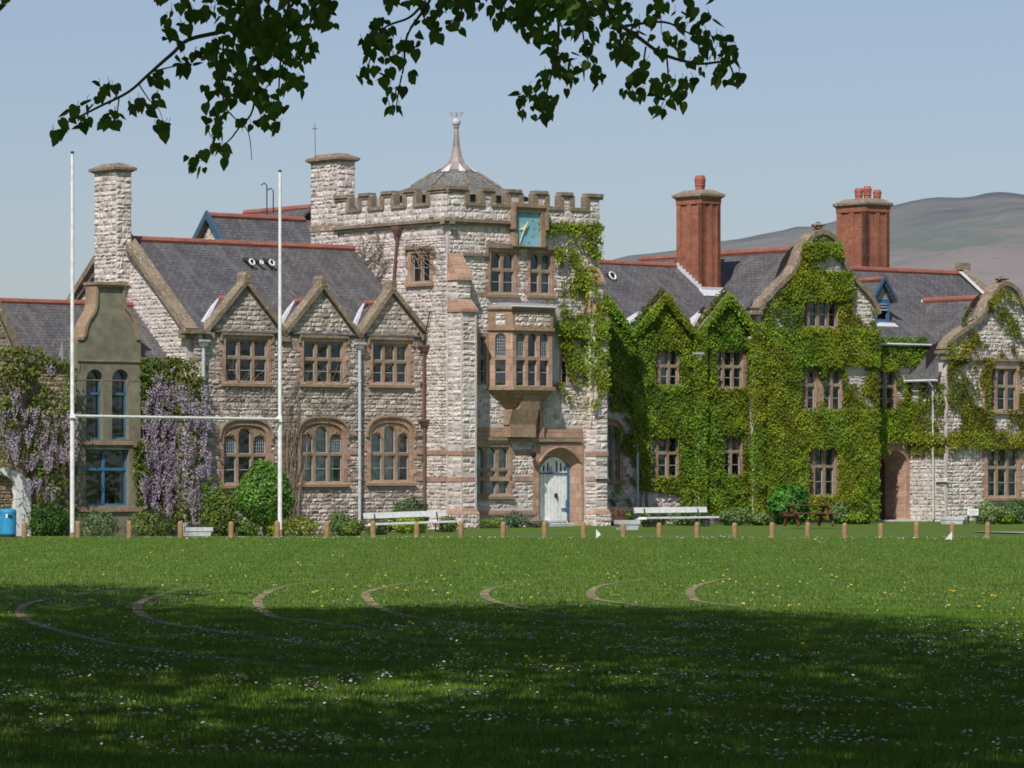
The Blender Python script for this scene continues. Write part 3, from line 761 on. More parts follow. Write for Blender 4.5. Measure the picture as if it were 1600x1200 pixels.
wall(tow, T, poly, wins+[(dhole, [rect(dhole[0][0]-.15, SW, ZB, T.z(692, 873))]), (clock_hole, [rect(ch0, ch1, cz0, cz1)])], masks=mk+[rect(T.s(762), T.s(880), T.z(612, 820), T.z(482, 820)), rect(T.s(797), T.s(846), T.z(684, 820), T.z(600, 820))])
# hood strings over the upper windows
m = MB(); hz = T.z(389.5, 820)
m.coping([(T.s(723), T.z(400, 735)), (T.s(760), T.z(400, 735)), (T.s(760), hz), (T.s(875), hz), (T.s(875), hz-.6)], .1, -.13, .02)
m.build('hood_mould', 'coping', tow, T)
# ---- left wall
win = [window(tow, TL, 643, 672, 395, 441, 2, (), top='ell', sw=.2, hood=True, mid=True, quoins=True, curtain=((0, .3, .8),), lead=False)]
mkl = band(tow, TL, [(664, 700, 707), (664, 700, 749)], .17, -.035)
wall(tow, TL, rect(-WL, 0, ZB, zc), win, masks=mkl)
m = MB(); m.box(-.02, .1, -.02, .1, ZB, zc); m.build('quoin', 'ashlar', tow, T)
# far returns and top
m = MB(); m.box(.5, SW-.01, 3, WL, ZB, zc-.3); m.build('core', 'mortar', tow, T)
sblock(tow, T, SW-.5, SW, .45, WL, ZB, zc, sides='R')
# ---- parapet with cornice and crenels
zt = T.z(294, 700); zb = T.z(316, 728); ph = .35
def parapet(fr, s0, s1, cren, flip=False, gap=None):
    pts = [(s0, zc+.1)]; top = [(s0, zt)]
    for a, b in cren: top += [(a, zt), (a, zb), (b, zb), (b, zt)]
    top.append((s1, zt)); outer = [(s0, zc+.1), (s1, zc+.1)]+top[::-1]
    w = MB(); w.plate(outer, [], -.1, .12, back=True); mkk = []
    for a, b in cren: mkk += [rect(a-.12, b+.12, zb-.12, zt)]
    tt = [rect(s0, s1, zt-.14, zt)]
    masonry(w, outer, mkk+tt+([rect(gap[0], gap[1], zc, zt)] if gap else []), Matrix.Translation((0, -.1, 0)), row=.2)
    w.build('parapet', ['mortar', 'stone'], tow, fr)
    c = MB(); t = .13
    prev = s0-(.14 if not flip else 0)
    for a, b in list(cren)+[(s1+(.14 if flip else 0), None)]:
        c.box(prev, a+(0 if b is None else .0), -.2, .17, zt-.04, zt+.08); c.box(prev, a, -.15, -.02, zt-.14, zt-.04)
        if b is None: break
        c.box(a-.0, a+.1, -.16, .13, zb, zt-.04); c.box(b-.1, b, -.16, .13, zb, zt-.04)
        c.box(a-.1, b+.1, -.18, .16, zb-.12, zb+.0); c.box(a-.12, a, -.155, -.05, zb-.1, zt-.04); c.box(b, b+.12, -.155, -.05, zb-.1, zt-.04)
        prev = b
    c.build('coping', 'coping', tow, fr)
    k = MB()
    for u, v in ([(s0-.2, gap[0]), (gap[1], s1+.2)] if gap else [(s0-.2, s1+.2)]): k.box(u, v, -.2, .1, zc-.02, zc+.08); k.box(u, v, -.13, .1, zc-.12, zc-.02)
    k.v; k.build('string_course', 'coping', tow, fr)
S = lambda px: T.s(px)
parapet(T, -.1, SW, [(S(727), S(750)), (S(768), S(790)), (S(811), S(832)), (S(852), S(873)), (S(891), S(914))], True, (ch0, ch1))
SL = lambda px: TL.s(px)
parapet(TL, -WL+.0, .1, [(SL(548), SL(566)), (SL(582), SL(601)), (SL(618), SL(636)), (SL(653), SL(673))])
m = MB(); m.box(-.1, SW+.1, WL-.4, WL, zc, zt); m.box(SW-.3, SW+.1, 0.3, WL, zc, zb); m.build('parapet', 'mortar', tow, T)
# ---- clock
m = MB(); m.plate(rect(ch0, ch1, cz0, cz1), [rect(T.s(801), T.s(838), T.z(385, 820), T.z(332, 820))], -.3, .1); m.coping([(ch0, zc-.2), (ch0, cz1), (ch1, cz1), (ch1, zc-.2)], .1, -.38, .0)
m.build('clock_surround', 'sand_plain', tow, T)
c0, c1 = T.P(799, 386, .05), T.P(842, 329, .05); cc = T.P(818.5, 356, -.2)
m = MB(); m.box(c0[0]+.05, c1[0]-.05, -.19, -.12, c0[1], c1[1]); ck = m.build('clock', 'clock', tow, T)
m = MB()
for k in range(12):
    a = k*math.pi/6; x, z = cc[0]+.52*math.sin(a)*.95, cc[1]+.62*math.cos(a); m.box(x-.022, x+.022, -.21, -.18, z-.03, z+.03)
m.build('hour_mark', 'pot', ck)
m = MB(); x, z = cc
def hand(a, L, w, y):
    dx, dz = math.sin(a), math.cos(a); px_, pz_ = dz, -dx
    m.plate([(x-dx*.12-px_*w, z-dz*.12-pz_*w), (x+dx*L-px_*w*.5, z+dz*L-pz_*w*.5), (x+dx*(L+.05), z+dz*(L+.05)), (x+dx*L+px_*w*.5, z+dz*L+pz_*w*.5), (x-dx*.12+px_*w, z-dz*.12+pz_*w)], [], y, y+.02)
hand(R(203), .6, .024, -.26); hand(R(30), .24, .035, -.29); hand(R(250), .2, .04, -.23)
m.build('clock_hand', 'gold', ck)
# ---- oriel
zo0, zo1 = T.z(607, 820), T.z(517, 820); zp = T.z(486, 820); pr = .66
sa, sb, sc_, sd = T.s(763), T.s(801, -pr), T.s(863, -pr), T.s(863, -pr)+pr*.8
orl = MB(); fp = [(sa, 0), (sb, -pr), (sc_, -pr), (sd, 0)]
def ex(e): return [(sa-e, 0), (sb-e*.4, -pr-e), (sc_+e*.4, -pr-e), (sd+e, 0)]
orl.prism(ex(.1), zo1-.02, zo1+.1); orl.prism(ex(.02), zo1+.1, zp-.05)
orl.prism(ex(.05), zp-.05, zp+.02); orl.prism(ex(.12), zp+.02, zp+.1); orl.prism(ex(.12), zo0-.08, zo0+.06)
zk = T.z(642, 820); z = zo0-.08; e0 = .05
for i in range(5):                      # corbel courses
    f = i/5; h = (zo0-.08-zk)/5; q0 = [(x+(T.s(818)-x)*f*.55, y*(1-f*.8)) for x, y in ex(.05)]; q1 = [(x+(T.s(818)-x)*(f+.2)*.55, y*(1-(f+.12)*.8)) for x, y in ex(.05)]
    orl.prism(q1, z-h, z, 0, True, q0); z -= h
orl.box(sa+.02, sd-.02, -.03, .0, zo0, zo1); orm = orl.build('oriel', 'sand_plain', tow, T)
m = MB(); masonry(m, rect(sb+.1, sc_-.1, zo1+.14, zp-.08), (), Matrix.Translation((0, -pr-.02, 0))); m.build('wall', ['mortar', 'stone'], orm); orm.children[-1].matrix_basis = Matrix.Identity(4)
m = MB(); m.prism([(x*1, y) for x, y in ex(.05)], zp+.1, zp+.13); m.prism(ex(-.02), zp+.13, zp+.3, 0, True, [(sa+.3, 0), (sb+.3, -.1), (sc_-.3, -.1), (sd-.3, 0)]); m.build('roof', 'lead_dark', orm)
m = MB(); m.tube([(sb-.2, -pr-.15, zp+.13), (sc_+.1, -pr-.15, zp+.13)], .04, 6); m.build('flashing', 'lead', orm)
FO = frame_at(T, sb, -pr, TH); FL = frame_at(T, sa, 0, TH-math.degrees(math.atan2(pr, sb-sa)))
def face_windows(fr, s0, s1, lights, curtain=()):
    m = MB(); n = lights; edge = .17 if n > 1 else .26; mw = .13; lw = (s1-s0-2*edge-(n-1)*mw)/n
    za, zb_, zt_ = zo0+.08, T.z(561, 820), zo1-.12; hs = []; gb = MB()
    for i in range(n):
        a = s0+edge+i*(lw+mw); hs.append(rect(a, a+lw, za, zb_-.06)); hs.append(arch(a, a+lw, zb_+.06, zt_-.18, zt_, 'ell', 8))
        bars(gb, (a, a+lw, za, zb_-.06), .02, .1); bars(gb, (a, a+lw, zb_+.06, zt_), .02, .1); gb.box(a, a+lw, .1, .12, (za+zb_)/2-.012, (za+zb_)/2+.012)
        if not (n == 3 and i == 1):
            for k in range(1, 5): gb.box(a+lw*k/5-.006, a+lw*k/5+.006, .1, .11, zb_, zt_)
            for k in range(1, 8): gb.box(a, a+lw, .1, .11, zb_+(zt_-zb_)*k/8-.006, zb_+(zt_-zb_)*k/8+.006)
    m.plate(rect(s0, s1, zo0+.06, zo1-.02), hs, 0, .2, back=True); w = m.build('window', 'sand', orm, fr)
    p = MB(); p.face([(s0, .13, zo0), (s1, .13, zo0), (s1, .13, zo1), (s0, .13, zo1)]); p.build('pane', 'glass', w); gb.build('frame', 'frame_w', w)
m = MB(); Lf = math.hypot(pr, sb-sa); masonry(m, rect(Lf*.3, Lf*.72, zo1+.16, zp-.15), (), None, y=-.03); m.build('wall', ['mortar', 'stone'], orm, FL)
face_windows(FO, 0, sc_-sb, 3); face_windows(FL, 0, math.hypot(pr, sb-sa), 1); FR = frame_at(T, sc_, -pr, TH+math.degrees(math.atan2(pr, sd-sc_)))
face_windows(FR, 0, math.hypot(pr, sd-sc_), 1)
m = MB(); m.box(T.s(743), T.s(900), .9, 1.0, zo0-1, zo1+.3); m.build('dark_backing', 'dark', tow, T)
# boxed panel under the oriel
m = MB(); a, b = T.s(797), T.s(846); z0_, z1_ = T.z(684, 820), T.z(638, 820)
m.box(a, a+.2, -.16, .0, z0_, z1_+.1); m.box(b-.2, b, -.16, .0, z0_, z1_+.1); m.box(a+.2, b-.2, -.03, 0, z0_, z1_); m.build('panel_frame', 'sand', tow, T)
m = MB(); a, b = T.s(799, -.5), T.s(842, -.5); zz = T.z(664, 820)
m.prism([(a+.05, -.38), (b-.05, -.38), (b-.05, 0), (a+.05, 0)], z0_+.02, zz, 0); m.prism([(a, -.34), (b, -.34), (b, 0), (a, 0)], zz, z1_-.05, 0, True, [(a+.05, -.5), (b, -.5), (b, 0), (a+.05, 0)])
m.prism([(a+.35, -.5), (b+.05, -.5), (b+.05, 0), (a+.35, 0)], z1_-.05, zo0-.25, 0, True, [(a+.55, -.62), (b-.02, -.62), (b-.02, 0), (a+.55, 0)])
m.build('stone_panel', 'sand_plain', tow, T)
# ---- doorway
dz0 = .02; di = .62
DI = Frame(T.ox, T.oy, TH) if False else T
pL, pR = T.s(843.5, .34), T.s(887, .34)
inner = arch(pL, pR, ZB, T.z(733, 865, .34), T.z(714, 865, .34), 'tudor', 20)
m = MB()
def lift(l, d): return [(p[0], d, p[1]) for p in l]
out = rect(T.s(832), T.s(908)+.05, ZB, T.z(693, 873))
m.plate(out, [dsur], -.06, .03)
steps = [(0, -.06), (.12, .03), (.16, .04), (.3, .12), (.34, .13), (1, .37)]
for (f0, d0_), (f1, d1_) in zip(steps, steps[1:]):
    A_ = [(a_[0]+(b_[0]-a_[0])*f0, d0_, a_[1]+(b_[1]-a_[1])*f0) for a_, b_ in zip(dsur, inner)]
    B_ = [(a_[0]+(b_[0]-a_[0])*f1, d1_, a_[1]+(b_[1]-a_[1])*f1) for a_, b_ in zip(dsur, inner)]
    m.loft(A_, B_)
m.tube(lift(dsur[2:], -.07), .05, 6)
m.build('door_surround', 'sand', tow, T)
m = MB(); zl = T.z(740, 865, .34); zt_ = T.z(716, 865, .34); W_ = pR-pL; lo = []
for k in range(6):
    if k == 2: continue
    x = pL+W_*(.1+.15*k)+(.0 if k < 2 else .02); u = (x+.04-(pL+pR)/2)/(W_/2); top = T.z(732, 865, .34)+(T.z(716, 865, .34)-T.z(733, 865, .34))*(1-u*u)*.75
    lo.append(arch(x, x+.1, zl+.08, top-.07, top, 'ell', 6))
m.plate(inner, lo, .33, .39, sides=True); dr = m.build('door', 'door', tow, T)
m = MB()
for k in range(1, 8): x = pL+W_*k/8; m.box(x-.007, x+.007, .324, .329, .1, zl-.03)
m.build('plank_joint', 'pipe', dr)
m = MB(); m.box(pL, pR, .29, .33, zl-.02, zl+.04); m.box(pR-.06, pR+.01, .27, .33, dz0, zl+.5); m.box(pR-.35, pR, .28, .31, .42, .48); m.box(pR-.13, pR-.02, .27, .31, .36, .8); m.build('blue_trim', 'frame_b', dr)
m = MB(); m.box(pL, pR, .42, .44, zl, zl+1); m.build('pane', 'dark', dr)
m = MB(); x, z = T.P(865, 774, .45); m.lathe([(.0, z-.1), (.06, z-.06), (.075, z), (.06, z+.06), (0, z+.1)], 8, (x, .3)); m.tube([(x, .27, z-.02), (x+.05, .24, z-.28)], .012, 5); m.build('door_handle', 'iron', dr)
for dx_ in (0, .09): x, z = T.P(858, 735, .3); m = MB(); m.tube([(x+dx_, .26, z-.16), (x+dx_, .26, z+.16)], .012, 5); m.build('strap', 'iron', dr)
m = MB(); a, b = T.s(853, -.9), T.s(897, -.9); m.bevbox(a, b, -.95, .5, -.5, -.08, .03); m.bevbox(a+.1, b-.1, -.6, .4, -.08, .04, .03); m.build('door_step', 'concrete', tow, T)
m = MB(); x, z = T.P(831, 708, -.2); m.tube([(x, 0, z+.1), (x, -.25, z+.15), (x, -.3, z+.05)], .02, 5); m.lathe([(.03, z+.08), (.13, z), (.1, z-.12), (.04, z-.2)], 8, (x, -.3)); m.build('lamp', 'iron', tow, T)
# ---- buttresses
def buttress(s0, s1, stages, name='buttress'):
    """stages: list of (projection, z top); a sloping sandstone weathering joins each to the next"""
    z = ZB; m = MB(); WS = []
    for i, (p, zt_, zs_) in enumerate(stages):
        m.box(s0, s1, -p, .05, z, zt_)
        masonry(m, rect(s0, s1, z, zt_), BM, Matrix.Translation((0, -p, 0)), row=.2, ln=(.25, .5))
        masonry(m, rect(0, p, z, zt_), BM2, Matrix(((0, 1, 0, s0), (-1, 0, 0, 0), (0, 0, 1, 0), (0, 0, 0, 1))), row=.2, ln=(.25, .5))
        masonry(m, rect(0, p, z, zt_), BM2, Matrix(((0, -1, 0, s1), (1, 0, 0, -p), (0, 0, 1, 0), (0, 0, 0, 1))), row=.2, ln=(.25, .5))
        pn = stages[i+1][0] if i+1 < len(stages) else 0
        wsm = MB(); WS.append(wsm); wsm.loft([(s0-.05, -p-.08, zt_), (s1+.05, -p-.08, zt_), (s1+.05, 0, zt_), (s0-.05, 0, zt_)], [(s0-.02, -pn-.02, zs_), (s1+.02, -pn-.02, zs_), (s1+.02, 0, zs_), (s0-.02, 0, zs_)])
        wsm.box(s0-.06, s1+.06, -p-.1, 0, zt_-.12, zt_)
        n = max(1, int((zs_-zt_)/.35))
        for k in range(1, n): f = k/n; wsm.box(s0-.05, s1+.05, -(p+(pn-p)*f)-.05, 0, zt_+(zs_-zt_)*f-.03, zt_+(zs_-zt_)*f+.02)
        z = zs_
    b = m.build(name, ['mortar', 'stone'], tow, T)
    for w in WS: w.build('weathering', 'sand', b)
    return b
z1_, z2_ = T.z(708, 735), T.z(749, 735); bw = T.s(743, -.85)
BM = [rect(-1, 9, z1_-.09, z1_+.09), rect(-1, 9, z2_-.09, z2_+.09)]; BM2 = BM
b1 = buttress(0, bw, [(.85, T.z(484, 735), T.z(469, 730)), (.55, T.z(434, 725), T.z(396, 710))])
for z in (z1_, z2_): m = MB(); m.box(-.03, bw+.03, -.88, .0, z-.085, z+.085); m.build('string_course', 'sand', tow, T)
m = MB()
zp0 = T.z(803, 722); m.prism([(-.12, -.97), (bw+.12, -.97), (bw+.12, 0), (-.12, 0)], zp0, zp0+.22, 0, True, [(-.01, -.87), (bw+.01, -.87), (bw+.01, 0), (-.01, 0)])
m.build('plinth', 'sand', tow, T)
sblock(tow, T, -.1, bw+.1, -.95, 0, ZB, zp0, sides='FL', row=.22)
pB = .6; r0, r1 = T.s(931, -pB), T.s(949, -pB)
b2 = buttress(r0, r1, [(pB, T.z(484, 920), T.z(469, 920)), (.35, T.z(440, 920), T.z(414, 920))])
for z in (T.z(708, 735), T.z(748, 735)): m = MB(); m.box(r0-.03, r1+.03, -pB-.03, .0, z-.085, z+.085); m.build('string_course', 'sand', tow, T)
m = MB()
zq = T.z(803, 930); m.prism([(r0-.1, -pB-.12), (r1+.12, -pB-.12), (r1+.12, 0), (r0-.1, 0)], zq, zq+.2, 0, True, [(r0, -pB-.02), (r1+.01, -pB-.02), (r1+.01, 0), (r0, 0)])
m.build('plinth', 'sand', tow, T)
sblock(tow, T, r0-.08, r1+.1, -pB-.1, 0, ZB, zq, sides='FL', row=.22)
m = MB(); m.box(-.02, .06, -.86, -.8, ZB, T.z(484, 735)); m.box(bw-.05, bw+.03, -.89, -.85, zp0, T.z(484, 735)); m.build('quoin', 'ashlar', tow, T)
# ---- drainpipe on left wall
m = MB(); s, z = TL.P(621, 366, -.12); m.tube([(s, -.12, z), (TL.s(617), -.12, TL.z(460, 617))], .055, 8); dp = m.build('downpipe', 'pipe_b', tow, TL)
m = MB(); m.prism([(s-.1, -.2), (s+.1, -.2), (s+.1, 0), (s-.1, 0)], z-.05, z+.15, 0, True, [(s-.2, -.26), (s+.2, -.26), (s+.2, 0), (s-.2, 0)]); m.box(s-.2, s+.2, -.27, 0, z+.15, z+.3); m.build('hopper', 'pipe_b', dp)
m = MB(); m.tube([TL.L(661, 550, -.15), TL.L(665, 520, -.15), TL.L(671, 490, -.12), TL.L(675, 487, -.12)], .025, 5); m.build('downpipe', 'iron', tow, TL)
# ---- spirelet
Yc = 159.5; cxw = (713-CX)/FPX*Yc; zz = lambda py: EYE+(HY-py)*Yc/FPX; kk = Yc/FPX
m = MB(); RR = Matrix.Translation((cxw, Yc, 0))
r8 = R(22.5+TH)
m.lathe([(3.1, zz(312)), (72*kk, zz(293)), (36*kk, zz(270)), (30*kk, zz(266))], 8, rot=r8)
sp = m.build('spirelet_roof', 'slate_green', tow, RR)
m = MB(); m.lathe([(31*kk, zz(266.5)), (23*kk, zz(262)), (14*kk, zz(255)), (9.5*kk, zz(246)), (6.5*kk, zz(232)), (4.6*kk, zz(216)), (3.8*kk, zz(203)), (3.9*kk, zz(200)), (5*kk, zz(199.5)), (5*kk, zz(198)), (3.6*kk, zz(197))], 8, rot=r8)
m.build('spike', 'lead_brown', sp); sp.children[-1].matrix_basis = Matrix.Identity(4)
m = MB()
for k in range(8):
    a = r8+k*math.pi/4; f = lambda r, z, da=0.0: (r*kk*math.cos(a+da), r*kk*math.sin(a+da), z)
    m.face([f(14.5, zz(255.4)), f(37, zz(270), .2), f(38, zz(270.3)), f(37, zz(270), -.2)]) if k % 2 == 0 else m.face([f(14.8, zz(255.4)), f(36, zz(269.4), .16), f(38, zz(270.3)), f(36, zz(269.4), -.16)])
m.build('flashing', 'lead', sp)
m = MB()
for k in range(8):
    a = r8+k*math.pi/4; m.tube([(38*kk*math.cos(a), 38*kk*math.sin(a), zz(270.6)), (73*kk*math.cos(a), 73*kk*math.sin(a), zz(292.6))], .05, 5)
m.build('hip_roll', 'coping', sp)
m = MB(); n = 8; rr = 6.6*kk; m.lathe([(rr*math.sin(math.pi*i/n)+.001, zz(191.5)-rr*math.cos(math.pi*i/n)) for i in range(n+1)], 14); m.build('ball_finial', 'concrete', sp, smooth=True)
m = MB(); m.tube([(0, 0, zz(186)), (0, 0, zz(176))], .018, 5)
for y, w_ in ((180.5, 7), (176.5, 9)):
    m.tube([(-w_*kk, 0, zz(y)), (w_*kk, 0, zz(y))], .014, 5); m.tube([(0, -w_*kk, zz(y)), (0, w_*kk, zz(y))], .012, 5)
    for q in (-1, 1): m.box(q*w_*kk-.04, q*w_*kk+.04, -.01, .01, zz(y)-.05, zz(y)+.05)
m.build('weather_vane', 'lead_dark', sp)
# ---- stone chimney at the tower's left corner
c2, bx = chimney(tow, T, 486, 527, 554, 252, 440, d_for(T, -.05, 527), 'stone', cap=(.16, .28))
d0_ = bx[2]; m = MB(); zz_ = T.z(355, 527, d0_); m.box(bx[0]-.04, bx[1]+.04, bx[2]-.04, bx[3]+.04, zz_-.12, zz_+.12); m.build('string_course', 'sand_plain', c2, Matrix.Identity(4)); c2.children[-1].matrix_basis = Matrix.Identity(4)
m = MB(); x, y = bx[0]+.2, bx[2]+.4; zt_ = bx[5]+.2; H = T.z(187, 491, d0_)-zt_
m.tube([(x-.3, y+.9, zt_), (x-.33, y+.9, zt_+H)], .014, 4); m.tube([(x-.45, y+.9, zt_+H*.84), (x-.2, y+.9, zt_+H*.84)], .012, 4); m.build('aerial', 'iron', c2); c2.children[-1].matrix_basis = Matrix.Identity(4)
# ================================================================== IVY-CLAD LINK WING
G = Frame(950, 161.3/(1-150/6500*.7954), TH)
link = thing('link_wing', 'ivy clad wing with twin pointed gables and red brick chimney right of the tower', 'building', G)
P = G.P
w2 = [window(link, G, 1018, 1060, 545, 603, 3, (572,), sw=.12, hood=False, curtain=((1, .4, 1),)), window(link, G, 1117, 1160, 548, 606, 3, (573,), sw=.2, hood=True, curtain=((0, 0, .4), (2, .6, 1))),
      window(link, G, 1012, 1060, 682, 745, 3, (708,), sw=.14, hood=False, curtain=((0, 0, .5),)), window(link, G, 1112, 1158, 664, 745, 3, (706,), opening='ell', top='ell', pyc=682, sw=.18, lead=True),
      window(link, G, 938, 968, 664, 750, 3, (716,), opening='ell', top='ell', pyc=684, sw=.18, lead=True, curtain=((1, 0, 1), (2, 0, 1)), glass='glass_pale'),
      window(link, G, 932, 966, 548, 600, 3, (574,), sw=.12, hood=False)]
poly = [(G.s(915), ZB), (G.s(1183), ZB), P(1183, 520), P(1178, 520), P(1135, 466), P(1086, 525), P(1083, 525), P(1038, 466), P(988, 523), P(985, 520), P(941, 462), P(915, 495)]
wall(link, G, poly, w2)
cp = MB()
for pts in ([(905, 515), (941, 461), (985, 521)], [(987, 523), (1038, 464), (1084, 524)], [(1086, 524), (1135, 464), (1180, 521)]): cp.coping([P(*a) for a in pts], .15, -.15, .3)
cp.build('coping', 'coping', link, G)
lz = G.z(518, 985); lr = 10.42; ld = 4.5; a, b = G.s(905), G.s(1310)
m = MB(); m.slab([(a, -.1, lz-.1), (b, -.1, lz-.1), (b, ld, lr), (a, ld, lr)], .1); m.slab([(a, 9, lz), (b, 9, lz), (b, ld, lr), (a, ld, lr)], .1); GZ = []
for pa, pf, pg in ((1038, 988, 1084), (1135, 1087, 1180)):
    sa_ = G.s(pa); z = G.z(488, pa-30, 1.1); dd = (z-lz)/(lr-lz)*ld+.15; hw = (G.s(pg)-G.s(pf))/2
    m.face([(sa_-hw, .1, lz+.05), (sa_, .1, z), (sa_, dd+.1, z), (sa_-hw, .3, lz+.1)]); m.face([(sa_+hw, .1, lz+.05), (sa_, .1, z), (sa_, dd+.1, z), (sa_+hw, .3, lz+.1)]); GZ.append((sa_, hw, z, dd))
m.build('roof', 'slate', link, G); ridge(link, G, (a, ld, lr), (G.s(1061, ld), ld, lr), .12)
for sa_, hw, z, dd in GZ:
    ridge(link, G, (sa_, .2, z+.03), (sa_, dd-.02, z+.03), .1)
    f = MB(); f.tube([(sa_, dd, z+.03), (sa_-hw*.98, .35, lz+.25)], .07, 4); f.face([(sa_-.02, dd-.06, z+.08), (sa_-.22, dd+.14, z+.1), (sa_-hw-.2, .5, lz+.34), (sa_-hw+.06, .26, lz+.22)]); f.build('flashing', 'lead', link, G)
m = MB(); s, z = G.P(951, 431, 3.6)
for k in range(12):
    q_ = [(s+.15*math.cos((k+i)*math.pi/6), 3.35+.09*math.sin((k+i)*math.pi/6), z+.15*math.sin((k+i)*math.pi/6)) for i in (0, 1)]; m.tube(q_, .035, 5)
m.tube([(s, 3.36, z), (s, 3.7, z)], .13, 10, 1); m.build('roof_vent', ['white', 'dark'], link, G)
dch = 2.9; ch, bx = chimney(link, G, 1057, 1096, 1126, 309, 470, dch, 'brick', pots=((.35, .35, .17, .62), (.62, .5, .17, .66)), cap=(.14, .3))
m = MB(); zf = lz+(lr-lz)*dch/ld; m.box(bx[0]-.1, bx[1]+.1, dch-.1, dch-.01, zf-.05, zf+.14); m.slab([(bx[0]-.15, dch-.35, zf-.28), (bx[1]+.15, dch-.35, zf-.28), (bx[1]+.15, dch, zf+.02), (bx[0]-.15, dch, zf+.02)], -.06)
n = 8
for k in range(n):
    y0_ = dch+(bx[3]-dch)*k/n; y1_ = dch+(bx[3]-dch)*(k+1)/n; zk_ = lz+(lr-lz)*y0_/ld; m.box(bx[0]-.04, bx[0]+.01, y0_, y1_, zk_-.05, zk_+.26)
m.build('flashing', 'lead', link, G)
pipe(link, G, 996, 690, 812, d=-.2, hopper=False); pipe(link, G, 1091, 560, 812, d=-.32); pipe(link, G, 1177, 535, 812, d=-.25, hopper=True)
# second ridge behind
m = MB(); s, z = G.P(1060, 402, 7); d2 = d_for(G, s, 1000); m.slab([(s-4, 7, z-3.4), (s-4, d2, z-3.4), (s, d2, z), (s, 7, z)], .1); m.slab([(s+4, 7, z-3.4), (s+4, d2, z-3.4), (s, d2, z), (s, 7, z)], .1); m.build('roof', 'slate', link, G); ridge(link, G, (s, 7, z), (s, d2, z), .12)
# ================================================================== SHAPED GABLE HOUSE
H1 = Frame(1183, 168.7, TH)
gh = thing('gabled_house', 'tall ivy-covered block with a curved shaped gable topped by a stone finial', 'building', H1)
P = H1.P
w3 = [window(gh, H1, 1250, 1308, 470, 511, 4, (), sw=.13, hood=False, mid=True, mw=.14),
      window(gh, H1, 1247, 1274, 576, 640, 2, (602,), sw=.12, hood=False, mw=.14), window(gh, H1, 1286, 1314, 576, 641, 2, (602,), sw=.12, hood=False, mw=.14, curtain=((1, .5, 1),)),
      window(gh, H1, 1257, 1304, 699, 775, 3, (729,), sw=.15, hood=False, curtain=((1, 0, 1), (2, .2, 1)), blind='curtain_g', mw=.16, quoins=False),
      window(gh, H1, 1235, 1245, 700, 775, 1, (729,), sw=.1, hood=False, quoins=False), window(gh, H1, 1315, 1324, 700, 775, 1, (729,), sw=.1, hood=False, quoins=False, curtain=((0, 0, 1),), blind='curtain_g')]
prof = [(1184, 487), (1190, 482), (1193, 473), (1202, 466), (1210, 455), (1222, 444), (1236, 432), (1244, 418), (1249, 405), (1252, 396), (1256, 388), (1263, 378), (1271, 370), (1281, 366), (1291, 369), (1300, 376), (1306, 385), (1309, 396), (1313, 408), (1318, 420), (1327, 434), (1340, 449), (1352, 461), (1360, 471), (1365, 482), (1368, 492)]
q = [P(*a) for a in prof]
poly = [(H1.s(1183), ZB), (H1.s(1369), ZB), (H1.s(1369), q[-1][1])]+q[::-1]+[(H1.s(1183), q[0][1])]
mk = band(gh, H1, [(1180, 1372, 567)], .12, -.12, .02, 'sand_plain')+band(gh, H1, [(1180, 1372, 684)], .12, -.12, .02, 'sand_plain')
wall(gh, H1, poly, w3, masks=mk)
sblock(gh, H1, H1.s(1183), H1.s(1183)+.4, .46, 5, ZB, lz-.1, sides='L')
cp = MB(); cp.coping(q, .2, -.18, .4); cp.box(q[0][0]-.3, q[0][0]+.1, -.22, .4, q[0][1]-.12, q[0][1]+.04); cp.build('coping', 'coping', gh, H1)
def finial(parent, fr, px, pyb, pyt):
    x, zb_ = fr.P(px, pyb); zt_ = fr.z(pyt, px); h = zt_-zb_; m = MB()
    m.lathe([(.2, zb_-.05), (.2, zb_+h*.12), (.1, zb_+h*.2), (.09, zb_+h*.34), (.24, zb_+h*.42), (.14, zb_+h*.5), (.2, zb_+h*.6), (.27, zb_+h*.7), (.2, zb_+h*.8), (.08, zb_+h*.88), (.1, zb_+h*.94), (.02, zt_)], 10, (x, .1))
    for k in range(4): a_ = k*math.pi/2+.4; m.tube([(x, .1, zb_+h*.62), (x+.3*math.cos(a_), .1+.3*math.sin(a_), zb_+h*.7)], .06, 5)
    m.build('finial', 'coping', parent, fr)
finial(gh, H1, 1281, 364, 346)
sa_ = H1.s(1281); z1_ = H1.z(390, 1250, 1.2); zl_ = z1_-3.3; hw = 3.35; de = d_for(H1, sa_, 1122)
m = MB(); m.slab([(sa_-hw, .3, zl_), (sa_-hw, de, zl_), (sa_, de, z1_), (sa_, .3, z1_)], .1); m.slab([(sa_+hw, .3, zl_), (sa_+hw, de, zl_), (sa_, de, z1_), (sa_, .3, z1_)], .1); m.build('roof', 'slate', gh, H1)
ridge(gh, H1, (sa_, .4, z1_+.02), (sa_, de, z1_+.02), .13)
# ================================================================== ENTRANCE RANGE + FAR GABLE
E = Frame(1370, 162/(1-570/6500*.7954), TH)
ent = thing('entrance_range', 'slate roofed range with dark arched entrance and blue dormer between the shaped gables', 'building', E)
P = E.P
w4 = [window(ent, E, 1371, 1398, 577, 641, 2, (604,), sw=.15, hood=False, mw=.15)]
dh = arch(E.s(1364.5), E.s(1420)-.06, ZB, E.z(726, 1392), E.z(701, 1392), 'ell', 16)
ez = E.z(531, 1400)
wall(ent, E, [(E.s(1345), ZB), (E.s(1440), ZB), (E.s(1440), ez), (E.s(1345), ez)], w4+[(dh, [rect(E.s(1350), E.s(1423), ZB, E.z(695, 1390))])], masks=band(ent, E, [(1360, 1424, 684)], .12, -.12, .02, 'sand_plain'), dark_backing=True)
